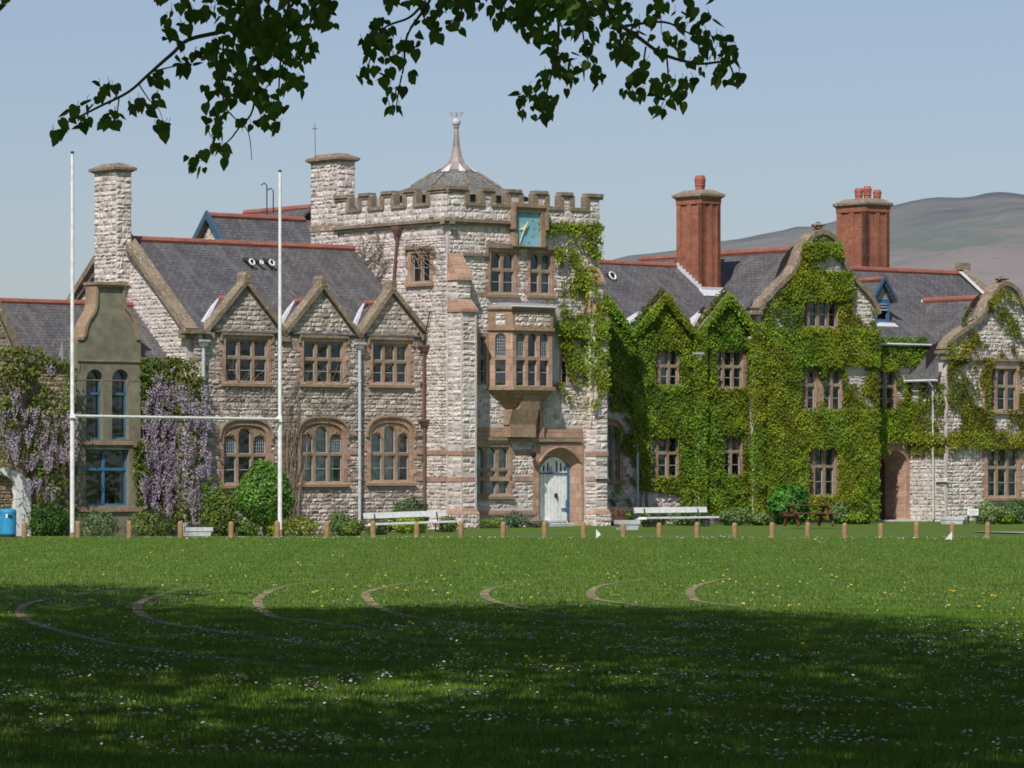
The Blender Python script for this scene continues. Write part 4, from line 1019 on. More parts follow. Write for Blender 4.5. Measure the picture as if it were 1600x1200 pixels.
# deep door reveal: the porch projects
m = MB(); pj = .0; o_ = rect(E.s(1352), E.s(1421), ZB, E.z(694, 1390)); i_ = arch(E.s(1366), E.s(1420)-.1, ZB, E.z(726, 1392), E.z(702, 1392), 'ell', 18)
m.plate(o_, [i_], -.06, .06); b_ = [(p[0]-.0, p[1]) for p in i_]
m.loft([(p[0], .06, p[1]) for p in i_], [(p[0]-.28, 1.05, p[1]-.08) for p in i_]); m.build('door_surround', 'sand', ent, E)
m = MB(); m.box(E.s(1340), E.s(1430), 1.05, 1.12, ZB, 3.6); m.build('door', 'door_dark', ent, E)
m = MB(); m.bevbox(E.s(1362), E.s(1424), -.7, .4, -.6, -.12, .03); m.build('door_step', 'concrete', ent, E)
erd = 4.6; er = E.z(425, 1415, erd); ez2 = ez; a, b = E.s(1300), E.s(1500, erd)
m = MB(); m.slab([(a, -.25, ez2-.15), (b, -.25, ez2-.15), (b, erd, er), (a, erd, er)], .1); m.slab([(a, 9, ez2), (b, 9, ez2), (b, erd, er), (a, erd, er)], .1); m.build('roof', 'slate', ent, E)
ridge(ent, E, (E.s(1318, erd), erd, er+.02), (b, erd, er+.02), .13)
m = MB(); m.coping([(b-.0, 0), (b+.2, 0)], .1, 0, .1); m = MB()
for (y0_, z0_), (y1_, z1_) in (((-.3, ez2-.1), (erd, er+.1)), ((9.2, ez2-.1), (erd, er+.1))):
    m.slab([(b, y0_, z0_+.25), (b+.35, y0_, z0_+.25), (b+.35, y1_, z1_+.25), (b, y1_, z1_+.25)], .4)
m.box(b-.1, b+.45, erd-.2, erd+.2, er+.2, er+.5); m.build('coping', 'coping', ent, E)
m = MB(); m.slab([(b-.18, .2, ez2+.32), (b, .2, ez2+.32), (b, erd-.15, er+.12), (b-.18, erd-.15, er+.12)], .05); m.build('flashing', 'lead', ent, E); m = MB(); m.tube([(E.s(1366), -.3, ez2-.2), (E.s(1455, -.3), -.3, ez2-.2)], .06, 6); m.build('gutter', 'lead', ent, E)
m = MB(); m.box(b, b+.3, -.2, 9, ZB, ez2); m.face([(b+.15, -.2, ez2), (b+.15, 9, ez2), (b+.15, erd, er)]); m.build('gable_end', 'mortar', ent, E)
# dormer
dx, dzt = E.P(1378, 437, 1.1); dzb = E.z(506, 1378, 1.1); dl, drr = E.s(1363, 1.1), E.s(1393, 1.1); c_ = (dl+drr)/2; zev = E.z(468, 1378, 1.1)
m = MB(); m.plate([(dl+.12, dzb), (drr-.12, dzb), (drr-.12, zev), (c_, dzt-.15), (dl+.12, zev)], [rect(dl+.28, drr-.28, dzb+.2, zev-.3)], 1.1, 1.2); m.box(dl+.12, dl+.2, 1.2, 3, dzb, zev); m.box(drr-.2, drr-.12, 1.2, 3, dzb, zev)
dm = m.build('dormer', 'frame_b', ent, E)
m = MB(); m.slab([(dl-.1, .95, zev-.1), (dl-.1, 4.2, zev-.1), (c_, 4.2, dzt), (c_, .95, dzt)], .08); m.slab([(drr+.1, .95, zev-.1), (drr+.1, 4.2, zev-.1), (c_, 4.2, dzt), (c_, .95, dzt)], .08); m.build('roof', 'slate', dm)
m = MB(); m.coping([(dl-.12, zev-.12), (c_, dzt-.02), (drr+.12, zev-.12)], .12, .88, .96); m.build('bargeboard', 'blue_board', dm)
m = MB(); m.face([(dl+.24, 1.08, zev), (drr-.24, 1.08, zev), (c_, 1.08, dzt-.35)]); m.build('tympanum', 'lead_dark', dm)
m = MB(); m.face([(dl+.2, 1.16, dzb), (drr-.2, 1.16, dzb), (drr-.2, 1.16, zev), (dl+.2, 1.16, zev)]); m.build('pane', 'glass', dm)
m = MB(); m.box(dl+.2, drr-.2, 1.3, 1.35, dzb, zev); m.build('dark_backing', 'dark', dm)
m = MB(); zm = E.z(484, 1378, 1.1); m.box(dl+.26, drr-.26, 1.05, 1.1, zm-.03, zm+.03); m.box(dl+.12, drr-.12, 1.02, 1.1, dzb-.1, dzb+.08)
for k in range(2): m.box(dl+.3, drr-.3, 1.06, 1.09, zm+.1+k*.12, zm+.14+k*.12)
m.build('frame', 'frame_w', dm)
m = MB(); m.slab([(dl-.1, .5, dzb-.5), (drr+.35, .5, dzb-.5), (drr+.1, 1.05, dzb), (dl+.1, 1.05, dzb)], -.06); m.build('flashing', 'lead', dm)
ridge(dm, E, (c_, 1.0, dzt+.02), (c_, 4.2, dzt+.02), .1)
chimney(ent, E, 1307, 1353, 1390, 322, 440, 5.5, 'brick2', pots=((.2, .4, .16, .5), (.5, .35, .16, .6), (.85, .3, .16, .46)), cap=(.12, .3))
# far gable
F = Frame(1478, 159.2/(1-678/6500*.7954), TH); FP = Frame(1478, F.oy, PT)
far = thing('far_gable_block', 'limestone block at the right edge with a curved shaped gable and a long catslide roof', 'building', F)
P = F.P
w5 = [window(far, F, 1543, 1588, 576, 641, 3, (604,), sw=.2, hood=False, curtain=((2, 0, 1),), mw=.14), window(far, F, 1543, 1590, 700, 776, 3, (731,), top='ell', sw=.2, hood=False, curtain=((0, .3, .8), (2, 0, .9)), mw=.14)]
prof = [(1477, 548), (1480, 540), (1488, 531), (1500, 522), (1512, 514), (1524, 506), (1534, 497), (1540, 485), (1542, 476), (1548, 470), (1552, 460), (1560, 450), (1568, 446), (1577, 449), (1586, 457), (1591, 468), (1594, 478), (1600, 489), (1612, 503), (1630, 517), (1650, 530), (1660, 545)]
q = [P(*a) for a in prof]; zs_ = q[0][1]
poly = [(0, ZB), (q[-1][0], ZB), (q[-1][0], zs_)]+q[::-1][1:]+[(0, zs_)]
mk = band(far, F, [(1474, 1640, 562)], .12, -.13, .02, 'sand_plain')+band(far, F, [(1474, 1640, 687)], .12, -.13, .02, 'sand_plain')
wall(far, F, poly, w5, masks=mk)
cp = MB(); cp.coping(q, .18, -.18, .4); cp.box(q[0][0]-.25, q[0][0]+.15, -.2, .4, q[0][1]-.12, q[0][1]+.02); cp.build('coping', 'coping', far, F)
finial(far, F, 1568, 445, 431)
sa_ = F.s(1568); z1_ = F.z(466, 1540, .9); ze_ = FP.z(588, 1440); de = d_for(F, sa_, 1444)
m = MB(); m.slab([(-.35, .25, ze_-.15), (-.35, de, ze_-.15), (sa_, de, z1_), (sa_, .25, z1_)], .1); m.slab([(2*sa_+.3, .3, ze_), (2*sa_+.3, de, ze_), (sa_, de, z1_), (sa_, .3, z1_)], .1); m.build('roof', 'slate', far, F)
ridge(far, F, (sa_, .4, z1_+.02), (sa_, de, z1_+.02), .13)
m = MB(); m.slab([(-.35+1.1, de-.06, ze_+1.2), (-.35+1.1, de+.1, ze_+1.2), (sa_, de+.1, z1_+.06), (sa_, de-.06, z1_+.06)], -.06); m.build('flashing', 'lead', far, F); m = MB(); m.tube([(-.42, .1, ze_-.2), (-.42, de, ze_-.2)], .06, 6); m.build('gutter', 'lead', far, F)
wr = 3.6; mk = band(far, FP, [(1400, 1478, 686)], .12, -.12, .02, 'sand_plain')
wall(far, FP, rect(-wr, 0, ZB, ze_), (), masks=mk, dark_backing=False)
m = MB(); m.box(-.03, .07, -.03, .07, ZB, zs_); m.build('quoin', 'ashlar', far, F)
m = MB(); s, z = FP.P(1446, 592, -.4); m.tube([FP.L(1446, 594, -.4), FP.L(1450, 597, -.3), FP.L(1457, 604, -.12), FP.L(1458, 612, -.12), (FP.s(1458, -.12), -.12, -.1)], .05, 8); m.build('downpipe', 'pipe', far, FP)
#==PROPS==
# ================================================================== IVY, WISTERIA
def R4(a, b, c, d): return [(a, b), (c, b), (c, d), (a, d)]
ivy('green ivy covering the twin gabled wing right of the tower', G,
    [([(948, 470), (985, 517), (1038, 461), (1085, 521), (1135, 461), (1184, 517), (1184, 680), (950, 640), (950, 470)], 1, 0),
     ([(998, 640), (1184, 640), (1184, 800), (1100, 800), (1060, 772), (998, 765)], .82, 0), ([(985, 620), (1000, 620), (1000, 705), (985, 705)], 1, -.1), (R4(1082, 520, 1100, 800), 1, -.22), (R4(952, 640, 1000, 790), .36, 0), (R4(1060, 765, 1184, 808), .6, -.05), (R4(1165, 520, 1184, 640), .5, -.2), ([(982, 523), (1038, 457), (1088, 523), (1135, 457), (1186, 520), (1180, 530), (1135, 474), (1086, 532), (1038, 474), (985, 534)], 1, -.2), ([(982, 523), (1038, 457), (1088, 523), (1135, 457), (1186, 520), (1180, 530), (1135, 474), (1086, 532), (1038, 474), (985, 534)], 1, .05), ([(970, 518), (1029, 452), (1038, 461), (984, 527)], 1, .12), ([(1076, 518), (1126, 452), (1135, 461), (1090, 524)], 1, .12), ([(942, 462), (948, 462), (986, 516), (982, 526), (942, 478)], 1, -.15)],
    [R4(1019, 547, 1058, 602), R4(1116, 546, 1164, 607), R4(1014, 683, 1058, 745), R4(1128, 682, 1158, 742), R4(953, 684, 969, 752), R4(1165, 610, 1180, 700)], dens=980, size=.092, bulge=.22, ph=1.)
ivy('sparse ivy trailing over the right side of the tower', T,
    [([(885, 360), (938, 362), (938, 460), (905, 470), (895, 440), (890, 400)], .56, -.12), (R4(868, 348, 938, 362), 1, -.12), ([(876, 440), (930, 430), (932, 600), (890, 610), (870, 520)], .6, -.05),
     ([(840, 352), (872, 350), (868, 368), (844, 360)], .6, -.12), (R4(800, 602, 900, 616), .3, -.2), ([(865, 600), (930, 600), (930, 640), (905, 640), (880, 620)], .5, -.05), (R4(912, 430, 933, 640), .58, -.62), (R4(928, 470, 949, 610), .66, -.64), (R4(928, 600, 949, 650), .35, -.64), (R4(864, 505, 920, 525), .8, -.2), (R4(850, 385, 900, 410), .5, -.12), (R4(835, 400, 872, 412), .3, -.12), (R4(915, 370, 936, 470), .62, -.1)],
    [R4(828, 412, 862, 460)], dens=460, size=.105, bulge=.12, ph=3.3, tint=(1.05, .98, .9))
ivy('yellow green ivy climbing over the tall shaped gable and its windows', H1,
    [([(1190, 484), (1236, 434), (1252, 396), (1281, 370), (1305, 390), (1322, 432), (1366, 490), (1366, 600), (1184, 600)], .62, 0), (R4(1181, 515, 1372, 572), .96, -.1), (R4(1181, 560, 1248, 800), .96, -.05), ([(1246, 640), (1370, 640), (1370, 700), (1246, 700)], .97, -.1),
     (R4(1246, 690, 1260, 800), .7, -.1), (R4(1302, 690, 1370, 815), .85, -.1), (R4(1256, 775, 1330, 812), .8, -.1), (R4(1315, 590, 1370, 650), .62, 0), (R4(1274, 570, 1286, 645), .5, -.05), (R4(1250, 380, 1312, 402), .9, -.1), (R4(1235, 425, 1330, 470), .9, -.08), (R4(1170, 505, 1190, 805), .72, -.15)],
    [R4(1252, 472, 1307, 511), R4(1249, 578, 1274, 640), R4(1287, 578, 1313, 640), R4(1258, 700, 1303, 774), R4(1200, 770, 1240, 815), R4(1285, 405, 1318, 425), R4(1335, 452, 1360, 495), R4(1318, 570, 1350, 600)], dens=960, size=.09, bulge=.18, ph=5., tint=(1.08, .97, 1))
ivy('ivy hanging round the entrance arch and under the slate eaves', E,
    [(R4(1366, 528, 1445, 572), .95, -.05), (R4(1366, 640, 1424, 690), 1, -.12), (R4(1366, 560, 1400, 580), .7, -.05), (R4(1360, 685, 1385, 712), .8, -.15), (R4(1396, 590, 1425, 645), .5, 0), (R4(1366, 640, 1395, 660), .8, 0)],
    [R4(1372, 580, 1398, 640)], dens=650, size=.1, bulge=.2, ph=7.)
ivy('reddish green ivy spreading over the catslide side wall', FP,
    [(R4(1418, 625, 1478, 712), .68, 0), (R4(1440, 595, 1478, 640), .45, 0), (R4(1418, 678, 1478, 694), 1, -.1), (R4(1402, 640, 1440, 690), .9, 0)], (), dens=560, size=.095, bulge=.14, ph=2.2, tint=(1.2, .92, 1))
ivy('thin brownish ivy across the far shaped gable wall', F,
    [(R4(1478, 560, 1545, 690), .54, 0), (R4(1478, 676, 1640, 700), .93, -.12), (R4(1478, 640, 1600, 680), .5, 0), (R4(1535, 560, 1550, 690), .8, -.05), (R4(1500, 480, 1600, 560), .36, 0), ([(1540, 470), (1568, 450), (1592, 470), (1590, 482), (1568, 462), (1548, 485)], .9, -.1), (R4(1478, 532, 1512, 560), .7, -.15), (R4(1590, 560, 1640, 700), .6, 0)],
    [R4(1544, 577, 1589, 640)], dens=560, size=.095, bulge=.12, ph=8.1, tint=(1.22, .9, 1))
IV = [ob for ob in COL.objects if ob.name.startswith('climbing_ivy')]
def vine(fr, name_parent, polys, r, mat='stem'):
    m = MB()
    for pts, dd in polys:
        P3 = [fr.L(px+random.uniform(-1, 1), py, dd-random.random()*.05) for px, py in pts]; m.tube(P3, r, 5, r1=r*.4)
    return m
def wander(x, y, dx, dy, n, w=4):
    pts = [(x, y)]
    for i in range(n): x += dx+random.uniform(-w, w); y += dy+random.uniform(-w*.4, w*.4); pts.append((x, y))
    return pts
ivy_later = 1
# bare creeper on hall wall and on the tower's left face
m = MB()
for i in range(26):
    x = random.uniform(441, 466); pts = wander(x, 818, random.uniform(-1.2, 1.2), -random.uniform(11, 15), random.randint(9, 17), 3); m.tube([A.L(a, b, -.1-random.random()*.06) for a, b in pts], .045 if i < 8 else .02, 4, r1=.01)
for i in range(60):
    x = random.uniform(330, 560); y = random.uniform(600, 660); pts = wander(x, y, random.choice((-4, 4))*random.random()*1.4, -random.uniform(3, 7), random.randint(5, 9), 3)
    m.tube([A.L(a, b, -.1) for a, b in pts], .014, 4, r1=.006)
o = m.build('bare_creeper', 'stem', None, A); tag(o, 'leafless creeper stems climbing between the first two hall windows', 'climbing plant')
m = MB()
for i in range(34):
    pts = wander(random.uniform(560, 600), random.uniform(392, 440), random.uniform(-1.5, 3.5), -random.uniform(1, 6), random.randint(5, 10), 3); pts = [(a, max(b, 358)) for a, b in pts]
    m.tube([TL.L(a, b, -.08) for a, b in pts], .026, 4, r1=.008)
for i in range(14):
    pts = wander(random.uniform(640, 665), random.uniform(385, 400), random.uniform(1, 5), random.uniform(-1, 5), random.randint(5, 9), 2); m.tube([TL.L(min(a, 694), b, -.12) for a, b in pts], .022, 4, r1=.008)
o = m.build('bare_creeper', 'stem', None, TL); tag(o, 'bare brown creeper twigs spread under the parapet on the tower left wall', 'climbing plant')
def ivy_stems(o, fr, roots, top):
    m = MB()
    for px in roots:
        for k in range(3): m.tube([fr.L(a, b, -.05-.04*k) for a, b in wander(px+k*4, 815, random.uniform(-1.5, 1.5), -random.uniform(12, 20), top, 4)], .03, 5, r1=.008)
    m.build('stem', 'stem', o, fr)
def wisteria(label, fr, leafreg, blooms, d=-.25, dens=300, nb=200, size=.13, fullness=1., stems=(), t=None):
    t = t or thing('wisteria', label, 'climbing plant', fr)
    Ps = []
    for poly, cov, dd in leafreg:
        q = [fr.P(a, b, dd) for a, b in poly]; xs = [p[0] for p in q]; zs = [p[1] for p in q]; n = int((max(xs)-min(xs))*(max(zs)-min(zs))*dens)
        x = RNG.uniform(min(xs), max(xs), n); z = RNG.uniform(min(zs), max(zs), n); k = inpoly(x, z, q) & (vn(x, z, 2.2, dd*9)+RNG.normal(0, .06, n) < .5+(cov-.5)*.9)
        x, z = x[k], z[k]; Ps.append(np.stack([x, dd-.35*RNG.random(len(x)), z], 1))
    P_ = np.concatenate(Ps); n = len(P_); N = np.stack([RNG.normal(0, .5, n), -np.ones(n), RNG.normal(.4, .5, n)], 1); D = np.stack([RNG.normal(0, .7, n), RNG.normal(0, .2, n), -np.ones(n)], 1)
    leafmesh('foliage', 'wist_leaf', P_, N, size*(.6+.7*RNG.random(n)), D, leafcols(n, .4, .4, P_[:, 0], P_[:, 2], 1), t, fr)
    Q = []; C = []
    for poly, cnt, L0, L1 in blooms:
        cnt = int(cnt*.62); L0, L1 = L0*1.1, L1*1.15
        q = [fr.P(a, b, d) for a, b in poly]; xs = [p[0] for p in q]; zs = [p[1] for p in q]; got = 0; tries = 0
        while got < cnt and tries < cnt*30:
            tries += 1; x = random.uniform(min(xs), max(xs)); z = random.uniform(min(zs), max(zs))
            if not inpoly(np.array([x]), np.array([z]), q)[0]: continue
            got += 1; Lr = random.uniform(L0, L1); dd = d-.1-random.random()*.35; k = int(60*fullness*Lr/.5); tt = RNG.random(k)
            rr = (.12*(1-tt)**.8+.012); an = RNG.random(k)*6.28; sway = random.uniform(-.06, .06)
            Q.append(np.stack([x+rr*np.cos(an)+sway*tt, dd+rr*np.sin(an), z-Lr*tt], 1)); b = random.uniform(.75, 1.15)
            C.append(np.stack([b*(.85+.3*RNG.random(k)+.15*tt*0), b*(.82+.25*RNG.random(k)), b*(.95+.2*RNG.random(k)-.1*tt)], 1))
    Q = np.concatenate(Q); C = np.concatenate(C); n = len(Q)
    leafmesh('blossom', 'wist', Q, RNG.normal(size=(n, 3))+np.array([0, -1, .4]),   .05*(.7+.6*RNG.random(n)), None, C, t, fr, wid=.5)
    m = MB()
    for pts in stems: m.tube([fr.L(a+random.uniform(-1, 1), b, -.12-.1*random.random()) for a, b in pts], .05, 5, r1=.015)
    for i in range(70):
        poly = leafreg[0][0]; x = random.uniform(min(p[0] for p in poly), max(p[0] for p in poly)); y = random.uniform(min(p[1] for p in poly), max(p[1] for p in poly))
        m.tube([fr.L(a, b, -.2-.2*random.random()) for a, b in wander(x, y, random.uniform(-3, 3), random.uniform(-5, 3), 7, 3)], .018, 4, r1=.006)
    m.build('stem', 'stem', t, fr); return t
WT = wisteria('dense mauve wisteria in full bloom between the shaped gable bay and the long wing', L,
    [([(214, 560), (300, 560), (306, 600), (316, 815), (205, 830), (203, 700), (214, 690)], .78, -.35), (R4(214, 560, 302, 590), 1, -.4), (R4(205, 690, 228, 750), 1, -.5), (R4(216, 570, 232, 640), .95, -.4)],
    [([(232, 575), (300, 575), (308, 610), (230, 612)], 60, .3, .6), ([(217, 600), (312, 612), (316, 700), (222, 700)], 150, .4, .9), ([(222, 690), (316, 690), (316, 770), (210, 760)], 150, .4, 1.0), ([(215, 770), (312, 760), (306, 800), (240, 800)], 50, .3, .6)], dens=300, d=-.45,
    stems=[[(235, 830), (232, 780), (240, 700), (236, 620), (260, 580)], [(262, 830), (280, 760), (276, 680), (290, 590)], [(225, 825), (219, 760), (223, 700), (220, 600)]])
ivy_stems(IV[0], G, (1005, 1072, 1092, 1160), 9); ivy_stems(IV[2], H1, (1192, 1330, 1350), 10); ivy_stems(IV[1], T, (), 1) if False else None
wisteria('', A, [(R4(274, 590, 314, 815), .75, -.25), (R4(276, 560, 304, 600), .95, -.25)], [(R4(274, 596, 316, 770), 110, .4, .9), (R4(290, 760, 308, 800), 12, .3, .6)], dens=300, d=-.3, t=WT)
wisteria('old tangled wisteria with sparse leaves and drooping mauve flowers beside the white arch', K,
    [([(-10, 545), (45, 550), (112, 565), (112, 800), (95, 812), (48, 812), (42, 738), (-10, 728)], .5, -.3), (R4(8, 542, 60, 590), .95, -.4), (R4(95, 590, 114, 640), .8, -.4), (R4(0, 620, 24, 650), .9, -.4)],
    [([(-5, 630), (110, 640), (112, 720), (0, 710)], 110, .3, .6), ([(14, 700), (70, 700), (70, 722), (14, 722)], 20, .3, .5), ([(64, 560), (90, 560), (90, 590), (64, 590)], 6, .2, .4), ([(40, 745), (100, 745), (100, 780), (40, 770)], 14, .3, .5), ([(10, 600), (30, 600), (30, 630), (10, 630)], 7, .3, .5)], dens=330, size=.11, d=-.4,
    stems=[[(70, 830), (60, 760), (72, 690), (40, 640), (20, 570)], [(100, 830), (96, 740), (80, 660), (60, 600), (40, 560)], [(64, 820), (50, 720), (30, 690), (-5, 680)], [(90, 820), (104, 700), (100, 610), (70, 580)]])
# ================================================================== PLANTS ALONG THE WALLS
shrub('round_shrub', 'dark green clipped dome shrub beside the left goal post', 76, 838, 66, 52, 138, (.55, .8, .7), 3800, .07, ph=1)
shrub('grey_shrub', 'pale grey green shrub under the blue cross window', 152, 838, 66, 42, 138, (1.5, 1.3, 3.2), 2200, .07)
shrub('rose_bush', 'low leafy bush with flowers under the dense wisteria', 235, 838, 80, 42, 140, (1.2, 1.1, 1.6), 2200, .07)
shrub('leafy_shrub', 'tall bright leafy shrub left of the mop headed tree', 348, 836, 56, 78, 143, (1.3, 1.15, .9), 3200, .08, spiky=True)
shrub('climber_bush', 'slender creeper bush at the foot of the grey drainpipe', 326, 832, 28, 90, 147, (1.1, 1, .9), 1200, .08)
t = shrub('mop_headed_tree', 'small mop headed tree with bright drooping foliage in front of the arched window', 413, 834, 88, 120, 141, (1.25, 1.45, 1.3), 0 or 9500, .085, lift=26, ph=2, rough=.3, taper=.55, cat='tree')
m = MB(); m.tube([(0, 0, -.1), (.02, 0, .7), (-.02, .02, 1.3)], .055, 7, r1=.04); m.build('trunk', 'bark', t)
for i, (px, w, h, tint, lab, sp) in enumerate([(470, 62, 30, (2.0, 1.5, .7), 'yellow leaved low shrub right of the goal post', 0), (548, 40, 24, (1.6, 1.4, 1.2), 'low green yellow border plant beside the middle grey drainpipe', 0), (530, 34, 40, (1.5, 1.4, 2.4), 'tall grey green plant under the middle arched window', 1),
        (592, 46, 26, (1.3, 1.2, 1.0), 'border plant behind the left end of the white bench', 0), (430, 30, 22, (1.9, 1.5, .7), 'yellow foliage at the foot of the mop headed tree', 0), (388, 40, 24, (1.1, 1.05, .9), 'low green ground shrub left of the small tree trunk', 0), (640, 60, 22, (2.0, 1.7, .8), 'yellow flowered border plant under the long white bench', 0), (700, 30, 22, (1.5, 1.4, 1.6), 'pale border plant behind the right end of the left bench', 0)]):
    shrub('border_plant', lab, px, 834 if px < 600 else 828, w, h, 145.5, tint, 1300, .07, spiky=bool(sp), group='low plants in the border under the hall windows')
shrub('rosemary_bush', 'dark feathery bush standing behind the left white bench', 641, 826, 58, 50, 149, (.75, .9, 1.8), 3400, .07, spiky=True)
for px, w, h, tint, lab in ((770, 44, 18, (2.1, 1.7, .8), 'yellow green cushion plant left of the blue flowers'), (838, 40, 14, (1.3, 1.0, 3.5), 'grey cushion plant beside the white door step')):
    shrub('cushion_plant', lab, px, 826, w, h, 153.5, tint, 900, .06)
t = shrub('lavender_bush', 'clump of blue grey flowering plants between the left buttress and the white door', 806, 826, 38, 28, 153.5, (1.3, 1.1, 4.2), 1400, .06, spiky=True)
for px, w, h, tint, lab, y in ((1150, 60, 30, (1.6, 1.4, 2.8), 'pale silver leaved shrub beneath the second ivy gable', 822), (1190, 40, 24, (1.5, 1.3, 2.3), 'small silver leaved shrub left of the round laurel', 822), (1075, 60, 34, (1.1, 1.1, 1.6), 'mixed green bush behind the right white bench', 820), (1020, 50, 28, (.9, .9, .9), 'dark green bush behind the left end of the right bench', 820), (968, 44, 26, (1.0, 1.0, .8), 'leafy plant at the corner right of the tower', 820),
        (1312, 32, 40, (1.3, 1.3, 2.6), 'grey green feathery shrub beside the picnic table', 822), (1335, 48, 20, (1.9, 1.6, .8), 'low yellow green shrub left of the dark entrance', 820), (1350, 24, 40, (1.1, 1.0, .8), 'narrow leafy shrub at the entrance corner', 818), (1545, 52, 36, (1.4, 1.3, 2.0), 'soft green shrub right of the two post sign', 818), (1590, 50, 40, (.8, .9, 1.3), 'dark bushy shrub at the right edge', 818), (1575, 40, 18, (1.8, 1.6, .8), 'low yellow green plant at the right edge', 820)):
    shrub('border_shrub', lab, px, y, w, h, 160 if px < 1250 else 165, tint, 1500, .08, group='shrubs along the foot of the ivy walls')
shrub('laurel_bush', 'glossy round green laurel bush left of the picnic table', 1232, 822, 66, 68, 163, (.75, 1.25, 1.1), 5500, .11, ph=4)
# ================================================================== RUGBY GOAL
gx0, gx1 = at_px(113, 112), at_px(437.5, 118)
goal = thing('rugby_goal', 'tall white rugby goal with two posts and a crossbar on the edge of the lawn', 'goal', loc=(gx0[0], gx0[1], 0))
o0 = Vector(goal.location); zc_ = 3.27
for px, Y, top in ((113, 112, 240), (437.5, 118, 269)):
    p = Vector(at_px(px, Y))-o0; m = MB(); zt_ = EYE+(HY-top)*Y/FPX
    m.tube([(p.x, p.y, .12), (p.x, p.y, zc_)], .062, 12, cap=True); m.tube([(p.x, p.y, zc_), (p.x, p.y, zt_)], .055, 12, r1=.042)
    q = m.build('post', 'white', goal, None)
    c = MB(); c.tube([(p.x, p.y, zt_), (p.x, p.y, zt_+.06)], .047, 10); c.build('cap', 'iron', q)
    c = MB(); c.tube([(p.x, p.y, -.1), (p.x, p.y, .14)], .075, 10); c.build('foot', 'wood', q)
m = MB(); pa, pb = Vector(at_px(113, 112))-o0, Vector(at_px(437.5, 118))-o0; m.tube([(pa.x, pa.y-.07, zc_), (pb.x, pb.y-.07, zc_)], .045, 10); m.box(pb.x-.1, pb.x+.06, pb.y-.13, pb.y+.05, zc_-.07, zc_+.07); m.box(pa.x-.06, pa.x+.1, pa.y-.13, pa.y+.05, zc_-.05, zc_+.05)
m.build('crossbar', 'white', goal)
# ================================================================== BOLLARDS
bol = [38, 122, 202, 282, 361, 433, 511, 583, 651, 720, 786, 851, 912, 974, 1030, 1089, 1148, 1206, 1262, 1320, 1376, 1432, 1488, 1543]
where = ['beside the blue bin', 'just right of the left goal post', 'in front of the blue cross window', 'left of the pale stone trough', 'left of the mop headed tree', 'directly behind the right goal post', 'in front of the middle arched window', 'at the left end of the left white bench', 'in front of the middle of the left white bench', 'in front of the tower left buttress', 'in front of the blue grey flowers', 'in front of the white door', 'in front of the tower right buttress', 'in front of the planter with red spiky leaves',
         'in front of the left half of the right white bench', 'in front of the right half of the right white bench', 'below the second ivy gable', 'in front of the laurel bush', 'in front of the picnic table', 'right of the picnic table', 'in front of the dark entrance arch', 'left of the wall drainpipe near the sign', 'beside the right white pennant', 'rightmost, below the soft green shrub']
def bollard(px, i):
    Y = 111.5+1.0*(px/1600)+(-1 if px > 1100 else 0); top = .44*(1.0 if px < 900 else .93)
    x, y, z = at_px(px, Y); t = thing('bollard', 'short round-topped wooden bollard '+where[i], 'bollard', loc=(x, y, z), group='wooden bollards along the edge of the lawn'); t.rotation_euler.z = random.random()*6; t.rotation_euler.x = random.uniform(-.03, .03); t.scale = (1, 1, top/.44*random.uniform(.95, 1.05)); return t
m = MB(); m.lathe([(.075, -.1), (.072, .36), (.066, .40), (.045, .43), (.012, .445)], 12)
t0 = bollard(bol[0], 0); bp = m.build('post', 'wood', t0); 
for i, px in enumerate(bol[1:], 1):
    t = bollard(px, i); c = bp.copy(); COL.objects.link(c); c.parent = t; c.matrix_basis = Matrix.Identity(4)
# ================================================================== BENCHES
def bench(label, px0, px1, Y0, tilt, zb, top):
    a = Vector(((px0-CX)/FPX*Y0, Y0, 0)); fb = Frame(px0, Y0, TH); s_ = fb.s(px1); b = Vector(((px0-CX)/FPX*Y0+s_*fb.c, Y0+s_*fb.n, 0)); Lb = (b-a).length; ang = math.atan2(b.y-a.y, b.x-a.x); c = (a+b)/2
    t = thing('bench', label, 'bench', loc=(c.x, c.y, zb), rz=ang, group='long white benches facing the lawn'); t.matrix_basis = t.matrix_basis @ Matrix.Rotation(-tilt, 4, 'Y'); h = top; hL = Lb/2
    m = MB()
    for k, (z, y) in enumerate(((h-.19, .27), (h-.095, .285))): m.bevbox(-hL, hL, y, y+.03, z, z+.092, .003)
    m.build('backrest', 'white', t)
    m = MB(); sz = h*.46
    for k in range(3): m.bevbox(-hL+.12, hL+.18, -.16+k*.13, -.035+k*.13, sz-.03, sz+.03, .004)
    m.face([(-hL+.12, -.16, sz-.02), (-hL+.0, -.2, sz-.055), (-hL+.0, .2, sz-.055), (-hL+.12, .22, sz-.02)]); m.box(-hL+.0, -hL+.14, -.2, .22, sz-.05, sz-.015)
    m.build('seat', 'white', t)
    for x in (-hL+.42, hL-.42):
        m = MB(); x0, x1 = x-.1, x+.13
        for xx in (x0, x1):
            m.tube([(xx, -.16, .02), (xx, -.16, sz-.03)], .022, 6); m.tube([(xx, .2, .02), (xx, .2, sz-.03)], .022, 6)
            m.tube([(xx, -.18, .02), (xx, .22, .02)], .022, 6)
        m.tube([(x0, -.16, .02), (x1, -.16, .02)], .022, 6); m.tube([(x0, -.16, sz-.05), (x1, -.16, sz-.05)], .022, 6); m.tube([(x, .2, sz-.05), (x, .27, h-.05)], .022, 6)
        r_ = .085; m.tube([(x+r_*math.cos(k*.524), -.17, sz*.5+r_*math.sin(k*.524)) for k in range(13)], .014, 5)
        m.build('leg', 'iron', t)
    return t
bench('long white slatted bench on black iron legs under the third arched window', 577, 706, 136, .022, EYE-82*138/FPX, .70)
